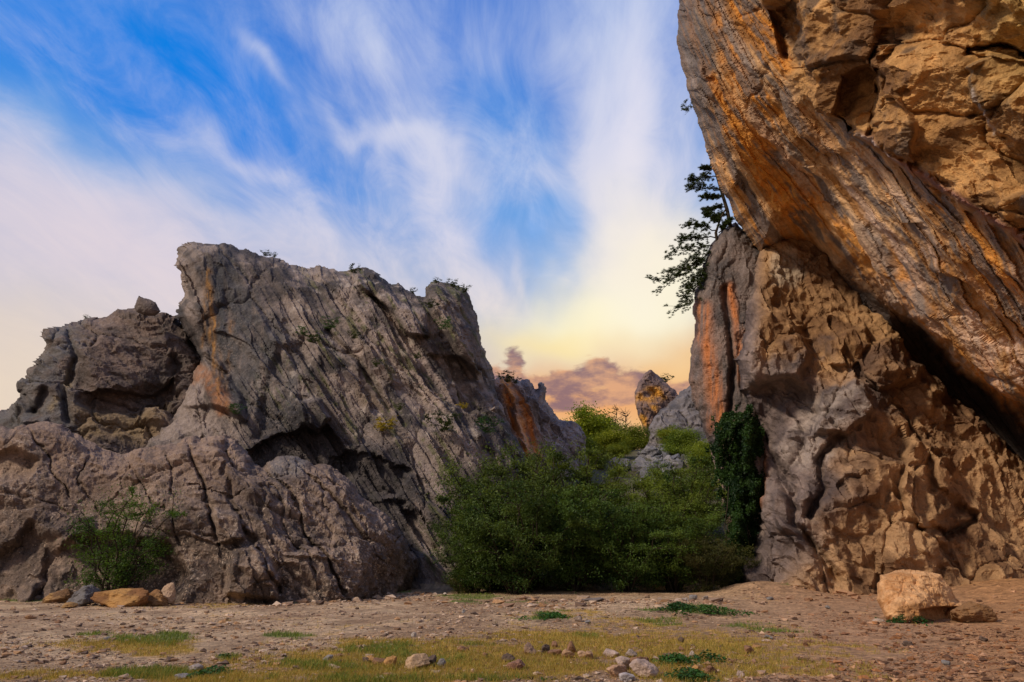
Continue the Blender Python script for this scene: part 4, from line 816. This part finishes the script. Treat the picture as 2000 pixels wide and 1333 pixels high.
def shrub(name, seed, h, r, nstem, nleaf, size, cA, cB, base_open=.12, aspect=.5, twig=6, low=.0):
    """many-stemmed shrub: stems fan out of the base, twigs carry loose sprays of leaves"""
    rg = np.random.default_rng(seed); T = Tubes(); cl = []
    for i in range(nstem):
        a = 2 * math.pi * (i + rg.uniform(-.4, .4)) / nstem; q = rg.uniform(.08, 1) ** .75; tip = np.array([math.cos(a) * r * q, math.sin(a) * r * q, h * (.55 + .45 * math.sqrt(max(0, 1 - q * q))) * rg.uniform(.7, 1.15)])
        st = curve([math.cos(a) * base_open * r * rg.random(), math.sin(a) * base_open * r * rg.random(), 0], tip, .10, rg, 8); T.add(st, np.linspace(.010, .003, 8) * h)
        for k in range(twig):
            t = rg.uniform(.25 - low, 1.0); s0 = st[min(7, int(t * 7))]; L = r * rg.uniform(.2, .48) * (1.15 - .5 * t)
            d = rg.normal(size=3); d[2] = abs(d[2]) * .55 - .12; d += np.array([math.cos(a), math.sin(a), 0]) * .7 * q; d /= np.linalg.norm(d); e_ = s0 + d * L
            tw = curve(s0, e_, .08, rg, 5); T.add(tw, np.linspace(.005, .0016, 5) * h, 4)
            for j in range(1, 5): cl.append((tw[j], L * .17, .5 + .5 * j / 5))
        cl.append((tip, r * .1, 1))
    w_ = np.array([c[2] for c in cl]); pick = rg.choice(len(cl), nleaf, p=w_ / w_.sum()); cc = np.array([c[0] for c in cl])[pick]; rr = np.array([c[1] for c in cl])[pick]
    off = rg.normal(size=(nleaf, 3)) * rr[:, None] * np.array([1, 1, .75]); P_ = cc + off; P_[:, 2] = np.abs(P_[:, 2])
    tone = np.clip(rg.random(len(cl))[pick] * .5 + rg.random(nleaf) * .25 + .8 * fbm(P_ * .8, seed, 3) + .35 * (P_[:, 2] / h - .6) + .15, 0, 1)  # paler leaves higher up: light from above put into the colour
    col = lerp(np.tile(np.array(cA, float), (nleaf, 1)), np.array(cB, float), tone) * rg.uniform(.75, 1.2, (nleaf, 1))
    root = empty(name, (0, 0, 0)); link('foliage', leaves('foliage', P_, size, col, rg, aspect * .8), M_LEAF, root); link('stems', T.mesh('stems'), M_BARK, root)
    return root
protos = [shrub('shrub', 1001, 6.6, 4.2, 22, 42000, .14, (.026, .052, .009), (.155, .20, .03), twig=10, low=.12), shrub('shrub', 1002, 5.4, 3.8, 20, 38000, .14, (.022, .052, .010), (.11, .165, .03), twig=10, low=.12),
          shrub('shrub', 1003, 3.2, 2.6, 18, 22000, .10, (.045, .055, .014), (.10, .10, .03), twig=8, low=.2)]
GT = 'shrubs of the dark thicket in the gap'
th = [(0, 968, 1165, 32, .92, 'shrub forming the left shoulder of the dark thicket, leaning over the path'), (1, 925, 1160, 30.2, .58, 'low leftmost shrub of the thicket, right beside the path'), (0, 1045, 1165, 33.5, 1.0, 'tallest left-of-centre shrub of the dark thicket'), (1, 1010, 1165, 29.2, .90, 'front shrub of the thicket left of its dark hollow'),
      (1, 1125, 1165, 30.5, .90, 'front middle shrub of the thicket above the half-buried rock'), (0, 1150, 1160, 34.5, .98, 'rear middle shrub of the thicket, below the scree'), (1, 1225, 1165, 29.8, .74, 'front shrub of the thicket right of the half-buried rock'), (0, 1270, 1160, 34, .74, 'rear right shrub of the thicket under the scree'),
      (0, 1352, 1160, 36, .78, 'right rear shrub of the thicket against the rock pillar'), (1, 1318, 1165, 30.5, .76, 'right front shrub of the thicket, dark green'), (2, 1385, 1165, 29.5, .72, 'low olive-brown shrub at the right end of the thicket'), (2, 1425, 1155, 30.8, .62, 'low olive shrub below the ivy at the foot of the pillar'),
      (2, 898, 1148, 30.0, .30, 'small scrubby bush at the left end of the thicket beside the path'), (1, 1365, 1020, 41, .9, 'dark shrub up the bank behind the right of the thicket'), (1, 925, 1060, 37.5, .70, 'pale shrub behind the left of the thicket against the slab crag')]
seen = set()
for i, (k, px, py, Y, sc, lab) in enumerate(th):
    o = protos[k] if k not in seen else copy_tree(protos[k]); seen.add(k)
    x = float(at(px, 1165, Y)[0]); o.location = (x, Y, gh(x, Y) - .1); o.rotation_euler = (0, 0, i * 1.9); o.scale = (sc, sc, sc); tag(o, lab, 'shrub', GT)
# left shrub before the outcrop
ls = shrub('shrub', 1010, 3.7, 2.5, 17, 15000, .085, (.028, .062, .010), (.085, .15, .022), twig=7, low=.1); p = gp(222, 1176); ls.location = (p[0], p[1] - .1, gh(p[0], p[1])); tag(ls, 'loose bright green shrub against the left outcrop, behind the row of rocks', 'shrub')

# trees on the skyline of the gully
def tree(name, seed, h, cr, nleaf, size, cA, cB, trunk=.3):
    rg = np.random.default_rng(seed); T = Tubes(); top = np.array([rg.normal() * .1 * h, rg.normal() * .1 * h, h * .85]); tr = curve([0, 0, 0], top, 0, rg, 8); T.add(tr, np.linspace(.03, .008, 8) * h, 7); cl = []
    for i in range(26):
        t = rg.uniform(trunk, 1); s0 = tr[min(7, int(t * 7))]; a = rg.uniform(0, 2 * math.pi); L = cr * rg.uniform(.5, 1.1) * (1.15 - .6 * t); e_ = s0 + np.array([math.cos(a) * L, math.sin(a) * L, L * rg.uniform(-.05, .7)])
        b = curve(s0, e_, .06, rg, 5); T.add(b, np.linspace(.010, .003, 5) * h, 4)
        for j in (1, 2, 3, 4): cl.append((b[j], cr * .19, j))
    w_ = np.array([c[2] for c in cl], float); pk = rg.choice(len(cl), nleaf, p=w_ / w_.sum()); P_ = np.array([c[0] for c in cl])[pk] + rg.normal(size=(nleaf, 3)) * np.array([c[1] for c in cl])[pk][:, None] * np.array([1, 1, .7])
    tone = rg.random(len(cl))[pk] * .7 + rg.random(nleaf) * .3; col = lerp(np.tile(np.array(cA, float), (nleaf, 1)), np.array(cB, float), tone) * rg.uniform(.75, 1.2, (nleaf, 1))
    root = empty(name, (0, 0, 0)); link('crown', leaves('crown', P_, size, col, rg, .6), M_LEAF, root); link('trunk', T.mesh('trunk'), M_BARK, root); return root
tp = [tree('leafy_tree', 1101, 7, 3.6, 14000, .26, (.09, .14, .012), (.32, .34, .03)), tree('leafy_tree', 1102, 6, 3.8, 14000, .26, (.07, .12, .012), (.26, .29, .03), .15)]
tl = [(0, 1140, 79, 802, 'yellow-green tree at the left end of the skyline, touching the far crag'), (1, 1172, 83, 812, 'bright yellowish tree on the skyline left of the bare tree'), (0, 1200, 74, 834, 'yellow-green tree below the bare tree in the gap'), (1, 1232, 80, 832, 'tree on the skyline just right of the bare tree'),
      (1, 1150, 68, 862, 'green tree low on the slope under the left end of the skyline'), (0, 1212, 69, 864, 'green tree on the slope left of the scree'), (1, 1330, 68, 838, 'green tree right of the scree below the distant peak'), (1, 1372, 60, 862, 'dark green tree against the rock pillar, right of the scree'), (0, 1310, 76, 832, 'olive tree before the grey slanting rock'),
      (1, 1372, 50, 935, 'dark bushy tree at the foot of the pillar, below the scree'), (0, 1165, 60, 890, 'dark green tree just above the thicket, left of the scree'), (0, 1262, 79, 852, 'small green tree under the foot of the ochre peak'), (1, 1120, 70, 850, 'small yellow-green tree at the foot of the far crag')]
seen = set()
for i, (k, px, Y, top, lab) in enumerate(tl):
    o = tp[k] if k not in seen else copy_tree(tp[k]); seen.add(k); q = at(px, top, Y); x = float(q[0]); hh = float(q[2]) - gh(x, Y); sc = hh / (6.6, 5.6)[k]; o.location = (x, Y, gh(x, Y) - .2); o.rotation_euler = (0, 0, i * 2.1); o.scale = (sc * 1.15, sc * 1.15, sc)
    tag(o, lab, 'tree', 'leafy trees on the slope of the gap')
# bare tree
rgb = np.random.default_rng(3); T = Tubes()
for (dx, H_) in ((0, 6.6), (1.0, 6.2)):
    tr = curve([dx * .5, 0, 0], [dx * 1.6 - .3, 0, H_], 0, rgb, 10); T.add(tr, np.linspace(.13, .02, 10), 6)
    for k in range(34):
        j = rgb.integers(3, 9); a = rgb.uniform(0, 2 * math.pi); L = rgb.uniform(.6, 1.9) * (1.15 - j / 12); e_ = tr[j] + np.array([math.cos(a) * L, math.sin(a) * L, L * .5]); b = curve(tr[j], e_, .05, rgb, 5); T.add(b, np.linspace(.05, .012, 5), 4)
        for q in range(2): s0 = b[3]; T.add(curve(s0, s0 + rgb.normal(size=3) * .4 + [0, 0, .25], 0, rgb, 4), np.linspace(.02, .008, 4), 3)
bt = empty('bare_tree', (0, 0, 0)); link('trunk', T.mesh('trunk'), M_BARK, bt); Y = 80.0; x = float(at(1208, 860, Y)[0]); bt.location = (x, Y, gh(x, Y)); tag(bt, 'leafless twin-trunked tree standing up against the orange sky in the gap', 'tree')

# pines hanging off the pillar
def pine(name, trunk_pts, limbs, seed, Y, label):
    rg = np.random.default_rng(seed); W3 = lambda p: at(p[0], p[1], Y + (p[2] if len(p) > 2 else 0)); T = Tubes(); base = W3(trunk_pts[0])
    tp_ = np.array([W3(p) for p in trunk_pts]); T.add(tp_ - base, np.linspace(.16, .05, len(tp_)), 7); TB = Tubes(); cen = []; k_ = Y / FPX
    for (a, b) in limbs:
        p0, p1 = W3(a), W3(b); c_ = curve(p0, p1, .07, rg, 9); L = np.linalg.norm(p1 - p0); TB.add(c_ - base, np.linspace(.05, .012, 9), 5)
        for j in range(2, 9):
            for q in range(6):
                d = rg.normal(size=3) * np.array([.8, 1, .30]) + (p1 - p0) / L * .7; d /= np.linalg.norm(d); l = L * rg.uniform(.10, .30); e_ = c_[j] + d * l + np.array([0, 0, .1 * l])
                TB.add(curve(c_[j], e_, .05, rg, 4) - base, np.linspace(.016, .006, 4), 3)
                for w_ in range(4): cen.append(c_[j] + (e_ - c_[j]) * rg.uniform(.35, 1.1) + rg.normal(size=3) * .05)
    cen = np.array(cen); per = 38; cc = np.repeat(cen, per, 0); n = len(cc); d = rg.normal(size=(n, 3)); d[:, 2] = np.abs(d[:, 2]) * .8 - .1; d /= np.linalg.norm(d, axis=1)[:, None]; l = rg.uniform(.09, .20, n)[:, None]; s = np.cross(d, rg.normal(size=(n, 3))); s /= np.linalg.norm(s, axis=1)[:, None]
    o_ = rg.normal(size=(len(cen), 3)).repeat(per, 0) * .03
    V_ = np.stack([cc + o_ - s * .011, cc + o_ + s * .011, cc + o_ + d * l], 1).reshape(-1, 3) - base
    tone = np.repeat(rg.random(len(cen)), per); col = lerp(np.tile(C3(.018, .034, .010), (n, 1)), C3(.055, .085, .018), tone)
    root = empty(name, base); link('trunk', T.mesh('trunk'), M_BARK, root); link('branches', TB.mesh('branches'), M_BARK, root); link('needles', mkmesh('needles', V_, np.arange(3 * n).reshape(n, 3), np.repeat(col, 3, 0)), M_NEEDLE, root); return tag(root, label, 'pine tree')
pine('pine_tree', [(1432, 470), (1420, 410), (1405, 360), (1392, 318), (1386, 300)], [((1410, 372), (1348, 366)), ((1400, 345), (1352, 352)), ((1412, 385), (1376, 388)), ((1418, 405), (1378, 412)), ((1398, 330), (1372, 330)), ((1422, 418), (1392, 428)), ((1395, 320), (1400, 300))], 51, 38.5, 'upper dark pine reaching out from behind the overhanging cliff edge')
pine('pine_tree', [(1420, 560), (1405, 500), (1398, 455), (1408, 425), (1418, 408)], [((1402, 480), (1312, 500)), ((1400, 495), (1300, 560)), ((1396, 510), (1322, 600)), ((1398, 465), (1330, 470)), ((1400, 450), (1345, 440)), ((1404, 520), (1345, 560)), ((1408, 440), (1380, 418)), ((1404, 455), (1425, 432)), ((1402, 490), (1330, 530)), ((1404, 505), (1290, 548)), ((1400, 530), (1338, 598))], 52, 38.0, 'larger lower pine spreading its branches left of the grey rock pillar')

# ivy on the pillar foot
ivp = [(1388, 835), (1405, 812), (1440, 800), (1462, 798), (1478, 820), (1486, 850), (1484, 900), (1490, 960), (1486, 1010), (1470, 1045), (1470, 1095), (1466, 1150), (1402, 1155), (1404, 1080), (1424, 1020), (1412, 960), (1400, 920), (1390, 880)]
rg = np.random.default_rng(60); n0 = 60000; u = rg.uniform(1370, 1500, n0); v = rg.uniform(790, 1155, n0); P2 = np.array(ivp, float)
uw = u + fb2(u / 12, v / 22, 61, 5) * 24 + rg.normal(size=n0) * 2.5; vw = v + fb2(u / 12, v / 22, 62, 5) * 22 + np.where(v > 900, 10 * fb2(u / 5, v / 200, 66, 2), 0); k = inside(P2, uw, vw); u, v = u[k], v[k]; d_, _, _ = pdist(P2, u, v)
Yi = tps(pil_ctrl, u, v) - 1.0 - 1.1 * sm(d_, 0, 26) - 1.7 * fb2(u / 20, v / 34, 63, 4) + rg.normal(size=len(u)) * .12 + rg.random(len(u)) * .5
n = len(u); tone = sm(fb2(u / 10, v / 16, 64, 3) + rg.normal(size=n) * .25, -.4, .6); iv = at(u, v, Yi); b0 = gp(1440, 1150); b0[2] = 0
ivo = empty('ivy', tuple(b0)); link('foliage', leaves('foliage', iv - b0, .125, lerp(np.tile(C3(.014, .038, .010), (n, 1)), C3(.055, .11, .018), tone), rg, .8, .5), M_LEAF, ivo)
T = Tubes()
for px in (1425, 1440, 1455, 1465): T.add(np.array([at(px + rg.normal() * 5, q, float(tps(pil_ctrl, np.array([1450.]), np.array([float(q)]))[0]) - .9) for q in range(1150, 830, -40)]) - b0, np.linspace(.05, .015, 8), 5)
link('stems', T.mesh('stems'), M_BARK, ivo); tag(ivo, 'thick curtain of dark green ivy hanging down the foot of the rock pillar', 'ivy')

# small plants growing on the crags: (x, y, depth, height px, kind, label)
sp = [shrub('cliff_bush', 1201, 1.0, .8, 9, 1500, .09, (.03, .045, .012), (.07, .10, .025), twig=4, low=.2), shrub('cliff_bush', 1202, 1.0, .8, 9, 1300, .09, (.30, .24, .02), (.55, .42, .05), twig=4, low=.2), shrub('cliff_bush', 1203, 1.0, .9, 10, 1500, .09, (.03, .085, .015), (.07, .16, .03), twig=4, low=.2)]
pl = [(0, 520, 500, 45.8, 12, 'tuft on the top edge of the slab crag near its left end'), (0, 535, 502, 45.8, 9, 'low tuft right beside another on the top edge of the slab crag'), (0, 690, 532, 47, 16, 'dark bush on the rim just left of the dark block of the slab crag'), (0, 853, 552, 48.2, 10, 'little tuft on the tip of the right-hand tower of the slab crag'), (0, 885, 560, 48.5, 15, 'wide dark bush on top of the right-hand tower of the slab crag'),
      (0, 907, 570, 48.8, 14, 'bush at the right edge of the tower top of the slab crag'), (0, 806, 572, 47.8, 10, 'bush on the rim left of the right-hand tower'), (0, 168, 622, 42.5, 7, 'tiny tuft on top of the far left crag'), (0, 990, 745, 58, 20, 'bush on top of the far crag above the orange streak'), (0, 1006, 748, 58.5, 12, 'low bush right of another on top of the far crag'),
      (2, 645, 640, 41, 20, 'bright green bush halfway up the slab crag'), (0, 612, 668, 40.2, 22, 'dark bush left of and below the bright green one on the slab crag'), (2, 590, 652, 40.6, 14, 'small green bush on the upper left of the slab face'), (1, 750, 838, 39.5, 26, 'yellow bush on the lower middle of the slab crag'), (1, 905, 797, 41.5, 12, 'small yellow tuft high on the right of the slab crag'),
      (2, 952, 842, 41.5, 26, 'green bush in a notch low on the right of the slab crag'), (0, 865, 840, 40.2, 34, 'thin dull bush on the right half of the slab face'), (2, 868, 640, 44.5, 18, 'green bush under the right-hand tower'), (0, 842, 600, 46, 16, 'dark bush at the left foot of the right-hand tower'), (2, 460, 806, 37.6, 16, 'round dark green bush beside the orange patch low on the left of the slab crag'),
      (0, 690, 660, 41.3, 14, 'tuft in the diagonal ledge of the slab crag, above its middle'), (0, 735, 715, 41, 14, 'tuft in the diagonal ledge at the middle of the slab crag'), (0, 815, 700, 42, 12, 'tuft on the slab crag below the dark block'), (0, 780, 800, 40.2, 12, 'tuft up and right of the yellow bush'), (0, 1340, 215, 30, 18, 'tiny bush clinging to the left edge of the overhanging cliff'), (0, 1302, 745, 86, 14, 'small wind-bent bush on the right shoulder of the distant peak')]
seen = set()
for i, (k, px, py, Y, hp, lab) in enumerate(pl):
    o = sp[k] if k not in seen else copy_tree(sp[k]); seen.add(k); sc = hp * Y / FPX * 1.15; q = at(px, py, Y - 1.0); o.location = (q[0], q[1], q[2] - .1 * sc); o.rotation_euler = (0, 0, i * 1.7); o.scale = (sc * 1.3, sc * 1.3, sc); tag(o, lab, 'bush', 'bushes growing on the crags')

# broad-leaved weeds in the foreground
def weed(name, seed, w_, d_, h_, n, size, cA, cB):
    rg = np.random.default_rng(seed); x = rg.normal(size=n) * w_ / 3.4; y = rg.normal(size=n) * d_ / 3.0; k = vnoise(np.stack([x, y, 0 * x], 1) * 3.2 / max(w_, .6) ** .5, seed) > -.02; x, y = x[k], y[k]; n = len(x); z = h_ * rg.random(n) * np.exp(-(x / w_ * 2) ** 2) + .01
    col = lerp(np.tile(np.array(cA, float), (n, 1)), np.array(cB, float), rg.random(n)); root = empty(name, (0, 0, 0)); link('foliage', leaves('foliage', np.stack([x, y, z], 1), size, col, rg, .65, .1, .8), M_LEAF, root)
    T = Tubes()
    for i in range(7): T.add(curve([0, 0, 0], [rg.normal() * w_ / 5, rg.normal() * d_ / 5, h_ * .7], .1, rg, 4), np.linspace(.006, .003, 4), 3)
    link('stems', T.mesh('stems'), M_BARK, root); return root
for i, (px, py, wp, hh, n, lab) in enumerate([(1320, 1298, 52, .11, 900, 'left green broad-leaved weed of the two beside the foreground cairn'), (1388, 1290, 54, .11, 900, 'right green broad-leaved weed of the two beside the foreground cairn'), (1350, 1334, 66, .12, 1000, 'green weed at the very bottom edge, right of the foreground cairn'), (1040, 1333, 30, .07, 350, 'green weed at the very bottom edge, left of the foreground cairn'),
        (1775, 1216, 58, .22, 900, 'leafy green weed in front of the large tan boulder'), (1380, 1198, 100, .22, 2000, 'largest patch of green weeds before the right of the thicket'), (1325, 1194, 60, .20, 900, 'smaller green weed left of the largest weed patch'), (1060, 1210, 64, .14, 800, 'green weed on the path side before the middle of the thicket'),
        (1085, 1206, 40, .12, 500, 'small green weed joined to the right of another before the thicket'), (410, 1318, 50, .08, 800, 'dark green creeping weed at the bottom left'), (445, 1284, 26, .07, 300, 'small dark weed on the gravel at left')]):
    p = gp(px, py); k = p[1] / FPX * 1.06; o = weed('weed', 1300 + i, wp * k, wp * k * .9, hh, n, .055 * (p[1] / 11) ** .7, (.02, .06, .012), (.06, .15, .03)); o.location = (p[0], p[1], gh(p[0], p[1])); tag(o, lab, 'weed')
